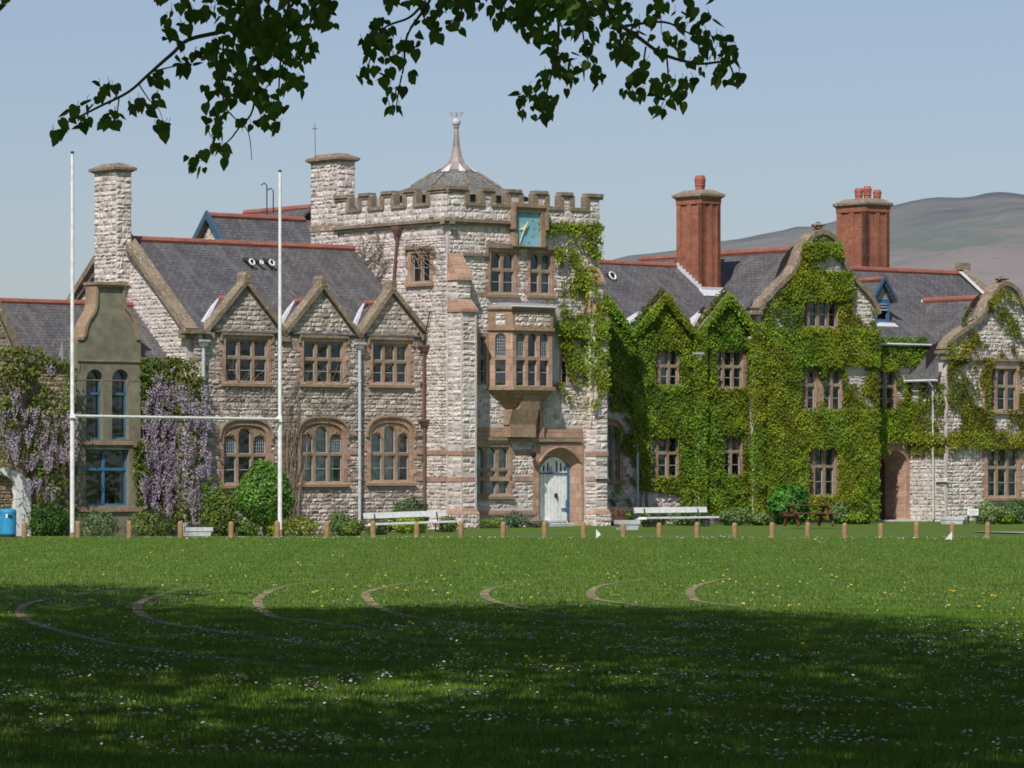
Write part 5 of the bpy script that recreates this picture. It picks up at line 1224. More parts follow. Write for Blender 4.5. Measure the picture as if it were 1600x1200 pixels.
bench('long white slatted bench on black iron legs below the ivy covered gables', 1000, 1113, 139, .004, EYE-73*140/FPX, .66)
# ================================================================== PICNIC TABLE
x, y, z = at_px(1264, 150); zb = EYE-70*150/FPX
t = thing('picnic_table', 'dark red stained wooden picnic table with fixed benches by the laurel bush', 'picnic table', loc=(x, y, zb), rz=R(22)); hL = .85
m = MB()
for k in range(5): m.bevbox(-hL, hL, -.36+k*.146, -.36+k*.146+.135, .68, .72, .008)
m.build('tabletop', 'wood_red', t)
for yy in (-.72, .48):
    m = MB(); m.bevbox(-hL, hL, yy, yy+.12, .40, .44, .006); m.bevbox(-hL, hL, yy+.13, yy+.25, .40, .44, .006); m.build('seat', 'wood_red', t)
for xx in (-hL+.12, hL-.2):
    m = MB()
    m.slab([(xx, -.62, 0), (xx+.07, -.62, 0), (xx+.07, -.2, .68), (xx, -.2, .68)], .09); m.slab([(xx, .62, 0), (xx+.07, .62, 0), (xx+.07, .2, .68), (xx, .2, .68)], .09)
    m.box(xx-.05, xx, -.72, .72, .31, .40); m.box(xx-.05, xx, -.34, .34, .6, .68); m.build('leg', 'wood_red', t)
# ================================================================== PLANTERS, BIN, SIGNS, PENNANTS
def trough(name, label, px, Y, w, h, d, zb, rz=TH, foot=True):
    x = (px-CX)/FPX*Y; t = thing(name, label, 'planter', loc=(x, Y, zb), rz=R(rz)); m = MB(); hw, hd = w/2, d/2
    o = [(-hw*.8, -hd*.8), (hw*.8, -hd*.8), (hw*.8, hd*.8), (-hw*.8, hd*.8)]; p = [(-hw, -hd), (hw, -hd), (hw, hd), (-hw, hd)]
    m.prism(o, 0, h*.55, 0, True, [(a*1.12, b*1.12) for a, b in o]); m.prism([(a*.98, b*.98) for a, b in p], h*.55, h*.62, 0, True, p)
    i_ = [(a*.86, b*.86) for a, b in p]; m.loft([(a, b, h*.62) for a, b in p], [(a*.97, b*.97, h) for a, b in p]); m.loft([(a*.97, b*.97, h) for a, b in p], [(a, b, h) for a, b in i_]); m.loft([(a, b, h) for a, b in i_], [(a, b, h-.07) for a, b in i_])
    m.build('trough', 'concrete', t); s_ = MB(); s_.face([(a, b, h-.06) for a, b in i_]); s_.build('soil', 'bark', t); return t
trough('stone_planter', 'pale grey stone planter holding a clump of red spiky leaves right of the tower', 980, 139, .78, .33, .45, EYE-78*139/FPX, 20)
trough('stone_trough', 'long low pale stone trough at the foot of the grey drainpipe', 311, 128, .85, .28, .4, EYE-88*128/FPX, 6)
t = trough('garden_trough', 'grey blue trough standing against the wall under the catslide roof', 1490, 163, 1.1, .3, .4, EYE-69*163/FPX, -30)
x, y, z = at_px(966, 140); n = 70
P_ = []; m = MB()
for i in range(n):
    a = random.random()*6.28; l = random.uniform(.35, .62); k = random.uniform(.08, .38); bx_ = random.uniform(-.25, .2)
    pts = [(bx_+k*math.cos(a)*f**1.6, k*math.sin(a)*f**1.6*.6, l*f*(1-.12*f)) for f in (0, .35, .7, 1)]
    m.tube(pts, .014, 3, r1=.003, col=random.random())
o = m.build('phormium', mat_noise('red_spiky_leaf', (.10, .035, .03), (.22, .10, .07), 8, .6, 0, 'Object'), None, Matrix.Translation((x, y-.9, EYE-78*139/FPX+.28))); tag(o, 'red brown spiky plant growing in the grey stone planter', 'plant')
# bin
x, y, z = at_px(12.5, 113); t = thing('litter_bin', 'bright blue round litter bin with a dark slot in front of the white arch', 'litter bin', loc=(x, y, z))
m = MB(); h = 44*113/FPX; r_ = 13*113/FPX; m.lathe([(r_*.93, .05), (r_, .1), (r_, h*.84), (r_*1.03, h*.85), (r_*1.03, h*.9), (r_*.98, h*.96), (r_*.8, h), (.01, h*1.01)], 20); m.build('body', 'plastic_blue', t, smooth=False)
m = MB(); m.lathe([(r_*.96, 0), (r_*.96, .07)], 20); m.build('base', 'iron', t)
m = MB(); m.box(-.02, .13, -r_*1.03, -r_*.8, h*.7, h*.8); m.build('slot', 'iron', t); m = MB(); m.box(-.03, .02, -r_*1.04, -r_*.85, h*.68, h*.82); m.build('label_plate', 'white', t)
def lettering(parent, txt, size, loc, mat, rot=(math.pi/2, 0, 0)):
    cu = bpy.data.curves.new('lettering', 'FONT'); cu.body = txt; cu.size = size; cu.align_x = 'CENTER'; cu.align_y = 'CENTER'; cu.extrude = .002
    o = bpy.data.objects.new('lettering', cu); COL.objects.link(o); cu.materials.append(M[mat]); o.parent = parent; o.matrix_basis = Matrix.Translation(loc) @ Matrix.Rotation(rot[0], 4, 'X')
    dg = bpy.context.evaluated_depsgraph_get(); me = bpy.data.meshes.new_from_object(o.evaluated_get(dg)); me.name = 'lettering'
    q = bpy.data.objects.new('lettering', me); COL.objects.link(q); q.parent = parent; q.matrix_basis = o.matrix_basis.copy(); bpy.data.objects.remove(o); return q
M['ink'] = mat_flat('grey_ink', (.25, .25, .27), .7)
def wallsign(name, label, fr, px0, px1, py0, py1, d, txt):
    s0, z1 = fr.P(px0, py0, d); s1, z0 = fr.P(px1, py1, d); c = ((s0+s1)/2, d, (z0+z1)/2)
    t = thing(name, label, 'sign', mat=fr.mat @ Matrix.Translation(c)); w, h = s1-s0, z1-z0
    m = MB(); m.bevbox(-w/2, w/2, -.02, .02, -h/2, h/2, .004); m.build('board', 'white', t); lettering(t, txt, h*.75, (0, -.023, 0), 'ink')
wallsign('wall_sign', 'small white lettered sign on the tower right buttress', T, 931, 948, 742.5, 748, -.68, 'HOWARD')
wallsign('wall_sign', 'small white lettered sign on the side wall right of the drainpipe', FP, 1462, 1480, 747, 753, -.1, 'OFFICE')
x, y, z = at_px(1520, 150); zb = EYE-68*150/FPX; t = thing('post_sign', 'white two line sign on two short black posts near the right edge', 'sign', loc=(x, y, zb))
for xx in (-.16, .16): m = MB(); m.box(xx-.035, xx+.035, -.03, .03, 0, .33); m.build('post', 'iron', t)
m = MB(); m.bevbox(-.2, .2, -.06, -.03, .29, .53, .005); m.build('board', 'white', t); lettering(t, 'SCHOOL\nOFFICE', .085, (0, -.064, .41), 'ink')
for px, py, hh, lab, sg in ((932, 842, 15, 'white pennant flag on a short stick standing in the lawn before the tower', 1), (1487, 844, 13, 'white pennant lying low in the lawn by a bollard near the right edge', -1)):
    Y = FPX*EYE/(py-HY); x = (px-CX)/FPX*Y; k = Y/FPX; t = thing('pennant', lab, 'flag', loc=(x, Y, 0), group='white pennants stuck in the lawn')
    m = MB(); m.tube([(0, 0, -.05), (0, 0, hh*k)], .012, 5); m.build('stick', 'white', t)
    m = MB(); m.face([(0, .0, hh*k), (sg*7*k, .01, hh*k*.45) if sg > 0 else (-11*k, -.05, .02), (0, 0, hh*k*.1)]); m.build('cloth', 'white', t)
#==LAND==
# ================================================================== LAWN, PATH, HILLS
def grid_land():
    xs = np.concatenate([[-3000, -600, -150], np.linspace(-60, 60, 61), [150, 600, 3000]]); ys = np.concatenate([[-300, -40, 0], np.linspace(10, 110, 21), np.linspace(112, 176, 33), [200, 300, 800, 4000]])
    v = [(x, y, ground(x, y)) for y in ys for x in xs]; W = len(xs)
    f = [(j*W+i, j*W+i+1, (j+1)*W+i+1, (j+1)*W+i) for j in range(len(ys)-1) for i in range(W-1)]
    me = bpy.data.meshes.new('lawn'); me.from_pydata(v, [], f); me.polygons.foreach_set('use_smooth', [True]*len(f))
    m, nt, b = newmat('lawn'); t = NT(nt); co = t.coord('Object'); co2 = t.coord('Object', (1, .25, 1))
    c = t.ramp(t.noise(co, .35, 4), [(.3, (.085, .155, .026)), (.7, (.125, .20, .038))])
    c = t.mix(c, t.ramp(t.noise(co, 3, 4), [(.3, (.72, .76, .7)), (.7, (1.25, 1.18, 1.1))]), 1, 'MULTIPLY')
    c = t.mix(c, t.ramp(t.noise(co, 38, 3), [(.3, (.7, .72, .7)), (.7, (1.25, 1.22, 1.15))]), 1, 'MULTIPLY')
    c = t.mix(c, (.13, .14, .045), t.ramp(t.noise(t.coord('Object', (.25, 1, 1)), .9, 3), [(.52, (0, 0, 0)), (.8, (.5, .5, .5))]))
    t.l(c, b.inputs['Base Color']); b.inputs['Roughness'].default_value = .9; b.inputs['Specular IOR Level'].default_value = .15; t.bump(t.noise(co, 25, 4), b, 1, .05)
    me.materials.append(m); o = bpy.data.objects.new('lawn', me); COL.objects.link(o); o['kind'] = 'structure'
grid_land()
m = MB()
for fr, a, b, dd in ((L, -30, 292, 2.2), (A, 292, 668, 2.4), (G, 955, 1180, 2.6), (H1, 1180, 1350, 2.2)):
    p = []
    n = 16
    for i in range(n+1):
        px = a+(b-a)*i/n
        for d_ in (-dd*(.8+.3*math.sin(i*1.7)), .05):
            q = fr.mat @ Vector((fr.s(px), d_, 0)); p.append((q.x, q.y, ground(q.x, q.y)+.012))
    for i in range(n): m.face([p[2*i], p[2*i+2], p[2*i+3], p[2*i+1]])
o = m.build('flower_bed', mat_noise('bed_soil', (.05, .035, .022), (.11, .08, .05), 6, .95, .6, 'Object')); o['kind'] = 'structure'
m = MB(); pts = []
for i in range(13):
    px0_, py0_ = 1548+i*8, 826+i*1.1; Yn = 122-i*.3; Yf = 131-i*.2; X = (px0_-CX)/FPX*Yn
    pts.append(((X, Yn+3-i*.4, ground(X, Yn)+.03), (X+.4, Yf, ground(X, Yf)+.03)))
for a, b in zip(pts, pts[1:]): m.face([a[0], b[0], b[1], a[1]])
o = m.build('path', mat_noise('path_gravel', (.28, .25, .21), (.42, .38, .33), 9, .95, .4, 'Object')); o['kind'] = 'structure'
# worn track lines
def gp(px, py): Y = FPX*EYE/(py-HY); return ((px-CX)/FPX*Y, Y)
lanes = [[(210, 919), (150, 926), (110, 932), (75, 937), (45, 944), (32, 955), (36, 967), (62, 978), (110, 992), (170, 1006), (250, 1018), (350, 1030), (450, 1040), (530, 1047)],
         [(330, 916), (290, 920), (268, 926), (240, 933), (220, 942), (214, 953), (228, 966), (262, 976), (310, 983), (355, 990), (400, 995), (470, 1004), (560, 1016)],
         [(520, 905), (470, 912), (435, 920), (412, 930), (402, 941), (410, 954), (430, 966), (470, 969), (530, 978), (600, 990), (680, 1004)],
         [(700, 903), (640, 911), (600, 919), (580, 924), (571, 931), (580, 943), (606, 956), (650, 966), (710, 974), (780, 984)],
         [(830, 907), (800, 914), (770, 920), (757, 928), (764, 937), (790, 946), (840, 956), (910, 970), (990, 980)],
         [(1010, 905), (970, 911), (940, 916), (925, 924), (924, 932), (935, 938), (990, 946), (1070, 960), (1150, 972)],
         [(1190, 893), (1140, 904), (1110, 910), (1086, 918), (1078, 927), (1084, 937), (1095, 941), (1160, 950), (1240, 960)]]
mt, nt, b = newmat('worn_turf'); t = NT(nt); co = t.coord('Object'); a = attr(t)
t.l(t.ramp(t.noise(co, 9, 4), [(.3, (.26, .19, .10)), (.7, (.46, .35, .22))]), b.inputs['Base Color']); b.inputs['Roughness'].default_value = .95
al = t.math('MULTIPLY', a.outputs['Fac'], t.ramp(t.noise(co, 7, 3), [(.38, (0, 0, 0)), (.54, (.9, .9, .9))])); t.l(al, b.inputs['Alpha'])
LW = []
for k, ln in enumerate(lanes):
    c = [Vector((*gp(*p), 0)) for p in ln]; P3 = []
    for i in range(len(c)-1):
        p0, p1, p2, p3 = c[max(i-1, 0)], c[i], c[i+1], c[min(i+2, len(c)-1)]
        for s_ in range(8):
            u = s_/8; P3.append(.5*((2*p1)+(-p0+p2)*u+(2*p0-5*p1+4*p2-p3)*u*u+(-p0+3*p1-3*p2+p3)*u**3))
    P3.append(c[-1]); LW += [(p.x, p.y) for p in P3]; m = MB(); n = len(P3)
    for i in range(n-1):
        d_ = (P3[i+1]-P3[i]).normalized(); nn = Vector((-d_.y, d_.x, 0)); d2 = (P3[min(i+2, n-1)]-P3[i]).normalized(); n2 = Vector((-d2.y, d2.x, 0)); w = .058
        f = (i/n); al_ = min(1, 1.5*math.exp(-((f-.42)/.24)**2)) if f < .42 else min(1, 1.5*math.exp(-((f-.42)/.33)**2))
        m.face([(*(P3[i]-nn*w).xy, .012), (*(P3[i]+nn*w).xy, .012), (*(P3[i+1]+n2*w).xy, .012), (*(P3[i+1]-n2*w).xy, .012)], 0, al_)
    o = m.build('worn_track_line', mt); o['kind'] = 'structure'
LW = np.array(LW)
# hills
prof = [(700, 470), (800, 440), (870, 425), (930, 413), (952, 407), (984, 399), (1017, 396), (1056, 391), (1090, 383), (1126, 377), (1157, 373), (1190, 366), (1222, 360), (1244, 354), (1270, 354), (1288, 350), (1306, 345), (1350, 332), (1396, 321), (1420, 315), (1446, 310), (1466, 308), (1500, 309), (1520, 307), (1540, 302), (1560, 299.6), (1580, 301), (1600, 304), (1660, 318), (1740, 330), (1850, 370), (2000, 440)]
YH = 4200.; m = MB(); G_ = []; px_ = np.arange(700, 2000, 6); pr_ = np.interp(px_, [p[0] for p in prof], [p[1] for p in prof]); NR = 46
rg = np.random.default_rng(5)
V = []
for j in range(NR+1):
    f = j/NR; Y = 1300+(YH-1300)*f
    for px, py in zip(px_, pr_):
        X = (px-CX)/FPX*YH*(.72+.28*f); zt = EYE+(HY-py)*YH/FPX
        z = zt*(f**1.35)+(1-f)*-5
        z += (vn(np.array([X]), np.array([Y]), .006, 1)[0]-.5)*46*math.sin(math.pi*f)+(vn(np.array([X]), np.array([Y]), .025, 2)[0]-.5)*12*math.sin(math.pi*f)
        V.append((X, Y, z))
W = len(px_); me = bpy.data.meshes.new('hill'); NV = len(V)
V += [(x, YH+1200, -5) for x, y, z in V[-W:]]
me.from_pydata(V, [], [(j*W+i, j*W+i+1, (j+1)*W+i+1, (j+1)*W+i) for j in range(NR+1) for i in range(W-1)]); me.polygons.foreach_set('use_smooth', [True]*len(me.polygons))
mm, nt, b = newmat('hazy_moorland'); t = NT(nt); co = t.coord('Object', (1, 1, 2.2)); gz = t.n('ShaderNodeSeparateXYZ'); t.l(t.coord('Object'), gz.inputs[0])
n1 = t.noise(co, .006, 9, .68); n2 = t.noise(t.coord('Object', (1, 1, 9)), .006, 8, .68); n3 = t.noise(co, .035, 4)
hh = t.math('ADD', t.math('DIVIDE', gz.outputs[2], 290), t.math('MULTIPLY', t.math('SUBTRACT', n1, .5), .55))
c = t.ramp(hh, [(.45, (.22, .17, .14)), (.68, (.20, .155, .125)), (.75, (.10, .115, .075)), (.87, (.12, .12, .085)), (.96, (.07, .066, .07))])
c = t.mix(c, (.19, .15, .115), t.ramp(n2, [(.50, (0, 0, 0)), (.60, (.8, .8, .8))])); c = t.mix(c, (.07, .09, .08), t.ramp(n3, [(.60, (0, 0, 0)), (.68, (.8, .8, .8))]))
c = t.mix(c, (.19, .22, .28), .2)  # blue-grey distance haze mixed into the hill colour
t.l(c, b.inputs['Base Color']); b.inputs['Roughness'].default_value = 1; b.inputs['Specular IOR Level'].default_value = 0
b.inputs['Emission Color'].default_value = (.25, .33, .46, 1); b.inputs['Emission Strength'].default_value = .13  # faint blue glow of the surface, standing in for haze
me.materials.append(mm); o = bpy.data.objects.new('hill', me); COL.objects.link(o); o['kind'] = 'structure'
# ================================================================== GRASS, DAISIES, DANDELIONS
def scatter_ground(n, y0, y1, power=2.0, clump=None, ph=0., margin=1.04):
    y = (y0**-1+(y1**-1-y0**-1)*RNG.random(n))**-1 if power == 0 else (y0**power+(y1**power-y0**power)*RNG.random(n))**(1/power)
    x = (RNG.random(n)*2-1)*y*.123*margin
    if clump is not None:
        k = vn(x, y*.5, 1.5, ph)*.55+vn(x, y*.4, 4.5, ph+1)*.45+RNG.normal(0, .04, n) > clump; x, y = x[k], y[k]
    return x, y
def grass(n, y0, y1, h, w, name, power=2.0, wide=0):
    x, y = scatter_ground(n, y0, y1, power)
    if wide: x = np.sign(x)*(y*.125+RNG.random(n)*wide)
    if len(LW):
        keep = np.ones(len(x), bool)
        for i in range(0, len(x), 20000):
            d = ((x[i:i+20000, None]-LW[None, ::2, 0])**2+((y[i:i+20000, None]-LW[None, ::2, 1])*.35)**2).min(1); keep[i:i+20000] = (d > .018) | (RNG.random(len(d)) < .12)
        x, y = x[keep], y[keep]
    n = len(x); z = np.zeros(n); hh = h*(.5+.9*RNG.random(n)); a = RNG.random(n)*6.28; lx, ly = np.cos(a), np.sin(a); le = RNG.random(n)*.7
    b0 = np.stack([x-ly*w, y+lx*w, z], 1); b1 = np.stack([x+ly*w, y-lx*w, z], 1); tp = np.stack([x+lx*hh*le, y+ly*hh*le, z+hh], 1)
    V = np.stack([b0, b1, tp], 1).reshape(-1, 3); me = bpy.data.meshes.new(name); me.vertices.add(3*n); me.vertices.foreach_set('co', V.ravel())
    me.loops.add(3*n); me.loops.foreach_set('vertex_index', np.arange(3*n, dtype=np.int32)); me.polygons.add(n); me.polygons.foreach_set('loop_start', (np.arange(n)*3).astype(np.int32)); me.update(calc_edges=True)
    c = leafcols(n, .35, .5, x, y, 3); C = np.concatenate([np.repeat(c, 3, axis=0), np.ones((3*n, 1))], 1); ca = me.color_attributes.new('Col', 'FLOAT_COLOR', 'CORNER'); ca.data.foreach_set('color', C.ravel().astype(np.float32))
    me.materials.append(M['grassblade']); o = bpy.data.objects.new(name, me); COL.objects.link(o)
    tag(o, 'short mown grass blades of the lawn', 'grass', kind='stuff')
grass(330000, 21, 50, .034, .0045, 'grass', 1.0); grass(130000, 48, 112, .03, .009, 'grass', 1.2); grass(220000, 14, 60, .034, .007, 'grass', 1.0, 6.5); grass(60000, 60, 112, .03, .012, 'grass', 1.0, 7)
def flowers(x, y, r, hgt, mats, name, label, cat):
    m = MB()
    for a, b in zip(x, y):
        rr = r*random.uniform(.7, 1.15); h = hgt*random.uniform(.7, 1.3); g0 = ground(a, b) if b > 113 else 0.0
        tx, ty = random.gauss(0, .25), random.gauss(-.2, .25); n = 7; ph = random.random()
        ring = [(a+rr*math.cos(k*6.283/n+ph), b+rr*math.sin(k*6.283/n+ph)) for k in range(n)]
        pts = [(u, v, g0+h+(u-a)*tx+(v-b)*ty*1.0) for u, v in ring]; c = (a, b, g0+h+rr*.45)
        for k in range(n): m.face([pts[k], pts[(k+1) % n], c], 0)
        if len(mats) > 1:
            r2 = rr*.38; q = [(a+r2*math.cos(k*1.57), b+r2*math.sin(k*1.57), g0+h+rr*.42) for k in range(4)]; m.face(q, 1)
    o = m.build(name, mats); return tag(o, label, cat, kind='stuff')
x1_, y1_ = scatter_ground(9000, 22.3, 44, 1.2, .56, 4.); x2_, y2_ = scatter_ground(1500, 23, 60, 1.0); x4_, y4_ = scatter_ground(2600, 18, 60, 1.0); x4_ = np.sign(x4_)*(y4_*.125+RNG.random(len(x4_))*6); x3_, y3_ = scatter_ground(5000, 44, 112, 1.0, .62, 6.)
k_ = RNG.random(len(x3_)) < .55
flowers(np.concatenate([x1_, x2_[:700], x3_[k_], x4_]), np.concatenate([y1_, y2_[:700], y3_[k_], y4_]), .0125, .05, ['petal', 'yellow'], 'daisies', 'countless white daisies scattered through the lawn', 'daisies')
xr = (RNG.random(420)*1400+150-CX)/FPX; yy_ = 109+RNG.normal(0, 1.2, 420); flowers(xr*yy_, yy_, .02, .05, ['petal'], 'daisies', 'line of white daisies and chalk specks along the far edge of the lawn', 'daisies')
dd = MB(); dd.lathe([(.002, .045), (.022, .05), (.026, .058), (.016, .066), (.004, .068)], 8); dd.tube([(0, 0, 0), (0, 0, .05)], .003, 4, 1)
dspots = [(490, 932), (495, 930), (520, 927), (600, 922), (620, 925), (555, 923), (860, 1035), (880, 1036), (822, 1036), (845, 1037), (130, 970), (197, 972), (170, 962), (830, 940), (950, 902), (965, 901), (960, 906), (490, 848), (466, 884), (470, 888), (520, 872), (535, 873), (1180, 908), (1150, 915), (1240, 880), (1300, 904), (1485, 929), (1490, 930), (1550, 937), (1555, 938), (1530, 955), (1130, 915), (1140, 911), (255, 830), (1216, 922), (1330, 920), (1250, 915), (690, 905), (760, 885), (775, 890), (745, 886), (640, 980), (645, 983), (1535, 1012), (1255, 1015)]
for _ in range(34): dspots.append((random.uniform(10, 1590), random.uniform(858, 960)))
dob = None
for px, py in dspots:
    Xd, Yd = gp(px, py); o = None
    if dob is None: dob = dd.build('dandelion', ['yellow', 'shrub']); o = dob; tag(o, 'small yellow dandelion flower in the lawn grass', 'flower', 'dandelions dotted over the lawn')
    else: o = dob.copy(); COL.objects.link(o)
    s_ = random.uniform(.55, .95); o.matrix_basis = Matrix.Translation((Xd, Yd, 0)) @ Matrix.Rotation(random.random()*6, 4, 'Z') @ Matrix.Diagonal((s_, s_, 1, 1))
# ================================================================== LIME TREES OVER THE CAMERA
def crown(n, ce, ra, size, parent, ph):
    u = RNG.normal(size=(n, 3)); u /= np.linalg.norm(u, axis=1, keepdims=True); r = (.25+.75*RNG.random(n)**.5)*(.82+.36*vn(u[:, 0]*4+u[:, 1]*3, u[:, 2]*4, 1.2, ph))
    P_ = np.array(ce)+u*r[:, None]*np.array(ra); k = vn(P_[:, 0]+P_[:, 2]*.6, P_[:, 1]-P_[:, 2]*.4, 1.1, ph) < .72; P_ = P_[k]; u = u[k]
    # crown trimmed to stay above the camera's view; only its shade shows
    k = P_[:, 2] > 1.55+.122*np.maximum(P_[:, 1], 0)+.5; P_ = P_[k]; u = u[k]; n = len(P_)
    N = RNG.normal(size=(n, 3))+np.array([0, 0, 1.2]); leafmesh('foliage', 'lime', P_, N, size*(.7+.6*RNG.random(n)), None, leafcols(n, .3, .3), parent, None, wid=.5)
def lime(label, trunk, ce, ra, n, size, ph):
    t = thing('lime_tree', label, 'tree', loc=(trunk[0], trunk[1], 0), group='lime trees shading the near lawn'); c = Vector(ce)-Vector((trunk[0], trunk[1], 0))
    m = MB(); m.tube([(0, 0, -.2), (0.02, 0, .5), (c.x*.05, c.y*.05, 2), (c.x*.15, c.y*.15, c.z*.55), (c.x*.4, c.y*.4, c.z*.85)], .42, 12, r1=.2); m.build('trunk', 'bark', t)
    for k in range(9):
        a_ = k*2.4; e = Vector((c.x+ra[0]*.7*math.cos(a_), c.y+ra[1]*.7*math.sin(a_), c.z+ra[2]*random.uniform(-.05, .6))); s = Vector((c.x*.25, c.y*.25, c.z*.68)); mid = (s+e)/2+Vector((0, 0, .9))
        m = MB(); m.tube([s, mid, e], .14, 7, r1=.03); m.build('limb', 'bark', t)
    crown(n, tuple(c), ra, size, t, ph); return t
t1 = lime('tall lime tree out to the left whose shadow crosses the far lawn', (-14, 44), (-12.6, 44, 9.3), (6, 9, 6), 20000, .25, 1.)
t2 = lime('spreading lime tree shading the middle of the lawn', (-8.5, 30), (-4.6, 31, 12.2), (6.3, 9, 4.2), 24000, .25, 2.)
t5 = lime('lime tree to the right shading the near lawn', (8, 21), (4.2, 22, 11), (7.5, 8.5, 4.5), 26000, .25, 5.)
t3 = lime('lime tree beside the viewpoint whose leafy branch tips hang across the top of the view', (-5, 11), (-.5, 13, 9.2), (8.5, 8.5, 4.6), 44000, .22, 3.)
t4 = lime('lime tree on the near left side of the lawn', (-12, 23), (-9.5, 24, 9.8), (6, 7.5, 5), 15000, .25, 4.)
# hanging branch tips
Z1 = [(850,30,150,60),(1150,60,180,90),(1000,180,160,80),(900,230,80,70),(1170,190,100,80),(1080,350,120,70),(880,360,60,50),(720,150,60,50),(750,260,50,40),(690,80,30,30),(650,330,40,30),(590,420,50,50),(650,525,35,30),(460,510,50,40),(430,375,45,25),(370,440,30,20),(300,470,40,30),(240,545,30,50),(335,510,20,30),(520,450,25,25),(870,460,60,50),(870,530,40,30),(880,590,50,30),(910,640,30,40),(795,670,45,50),(930,390,60,40),(1080,500,40,30),(1110,540,20,30),(1120,470,30,40),(1165,365,20,20),(1200,250,50,50),(1320,110,30,40),(1310,50,40,60),(990,520,25,30),(1220,360,20,40),(1100,420,60,40),(15,20,30,30),(940,80,90,60),(1050,120,90,70),(950,300,80,50),(720,30,40,20),(640,0,30,20)]
Z2 = [(145,30,25,30),(110,130,50,40),(90,210,60,80),(50,300,30,35),(160,200,40,40),(180,240,25,30),(225,290,15,30),(130,300,20,30),(185,345,22,30),(135,375,30,22),(165,425,28,35),(245,180,28,35),(290,120,50,40),(325,150,15,30),(330,30,60,40),(380,120,20,20),(415,110,20,35),(440,40,60,40),(550,85,20,25),(530,50,20,30),(640,60,70,60),(700,100,80,60),(720,160,40,40),(800,50,120,60),(780,160,35,25),(850,90,60,50),(910,130,60,35),(920,190,30,30),(910,245,25,25),(940,310,30,50),(885,285,15,20),(825,335,15,35),(855,325,10,25),(800,275,35,30),(850,250,20,15),(785,235,15,15),(830,220,20,12),(760,210,20,12),(740,310,45,25),(740,380,45,40),(730,440,40,45),(655,430,28,30),(655,385,25,20),(680,350,20,12),(750,450,15,25),(1000,60,80,60),(1090,120,40,30),(1180,50,30,40),(1150,100,30,25),(1260,90,40,30),(1190,200,25,20),(1145,155,30,15),(1230,150,30,15),(1270,200,15,30),(1240,190,10,15),(1315,170,8,20),(1350,110,50,40),(1390,180,60,50),(1430,250,60,60),(1460,320,40,30),(1470,230,30,40),(1410,300,30,25),(1330,240,20,20),(1295,265,30,10),(1340,295,10,20),(1315,330,8,18),(1035,170,45,50),(1060,200,40,40),(1040,230,45,30),(1000,190,20,20),(1145,255,25,15),(1100,310,40,25),(1130,295,8,15),(1055,360,25,35),(1110,370,30,25),(1150,340,35,25),(1180,385,30,30),(1220,340,40,40),(1260,380,30,40),(1220,415,15,22),(1165,445,22,25),(1190,440,12,12),(1270,330,25,20),(1310,30,30,30),(1215,5,40,15),(1395,5,10,8),(560,10,200,30),(760,20,120,40),(900,20,110,50),(200,10,80,20)]
blobs = [(a/2.5806, b/2.5806, c/2.5806, d/2.5806) for a, b, c, d in Z1]+[(550+a/2.4615, b/2.4615, c/2.4615, d/2.4615) for a, b, c, d in Z2]
YL = 15.5; leaves = MB(); anchors = []
def heart(mb, p, size, yaw, tilt, curl, col):
    """a hanging lime leaf: heart shaped with a drawn-out tip"""
    O = [(0, 0), (.22, .09), (.42, -.02), (.50, -.25), (.42, -.52), (.22, -.78), (.03, -1.06), (-.03, -1.0), (-.24, -.74), (-.45, -.48), (-.52, -.22), (-.40, .0), (-.2, .08)]
    wf = random.uniform(.7, 1.05); Rm = Matrix.Rotation(random.gauss(0, .35), 3, 'Y') @ Matrix.Rotation(yaw, 3, 'Z') @ Matrix.Rotation(tilt, 3, 'X') @ Matrix.Rotation(random.uniform(-.5, .5), 3, 'Y'); q = []
    for u, v in O: q.append(tuple(Vector(p)+Rm @ Vector((u*size*wf, curl*size*(abs(u)*1.2+v*v*.4), v*size))))
    mid = tuple(Vector(p)+Rm @ Vector((0, 0, -.45*size)))
    for i in range(len(q)): mb.face([q[i], q[(i+1) % len(q)], mid], 0, col)
for bx_, by_, rx, ry in blobs:
    ar = math.pi*rx*ry; n = max(1, int(round(ar/92+.7)))
    for i in range(n):
        a_ = random.random()*6.28; rr = math.sqrt(random.random())*1.0 if n > 1 else 0
        Y = YL+random.uniform(-.7, .7); sz = random.uniform(.024, .052)*(1.1 if rx > 40 else 1); X, _, Z = world(bx_+rx*rr*math.cos(a_), by_+ry*rr*math.sin(a_)-9, Y)
        yaw = random.gauss(0, .75); yaw += math.pi*(random.random() < .3); g_ = random.uniform(.55, 1.25); anchors.append((X, Y, Z))
        heart(leaves, (X, Y, Z), sz, yaw, random.gauss(.15, .45), random.uniform(-.3, .3), (g_*random.uniform(.85, 1.3), g_, g_*.8))
        if random.random() < .4: leaves.tube([(X, Y, Z-.004), (X+random.uniform(-.015, .015), Y, Z+.022)], .001, 3)
lf = leaves.build('leaf_cluster', 'lime', None); lf['kind'] = 'stuff'
tw = MB()
def tz_(pts, zoom):
    k, ox = (2.5806, 0) if zoom == 1 else (2.4615, 550); return [(ox+a/k, b/k) for a, b in pts]
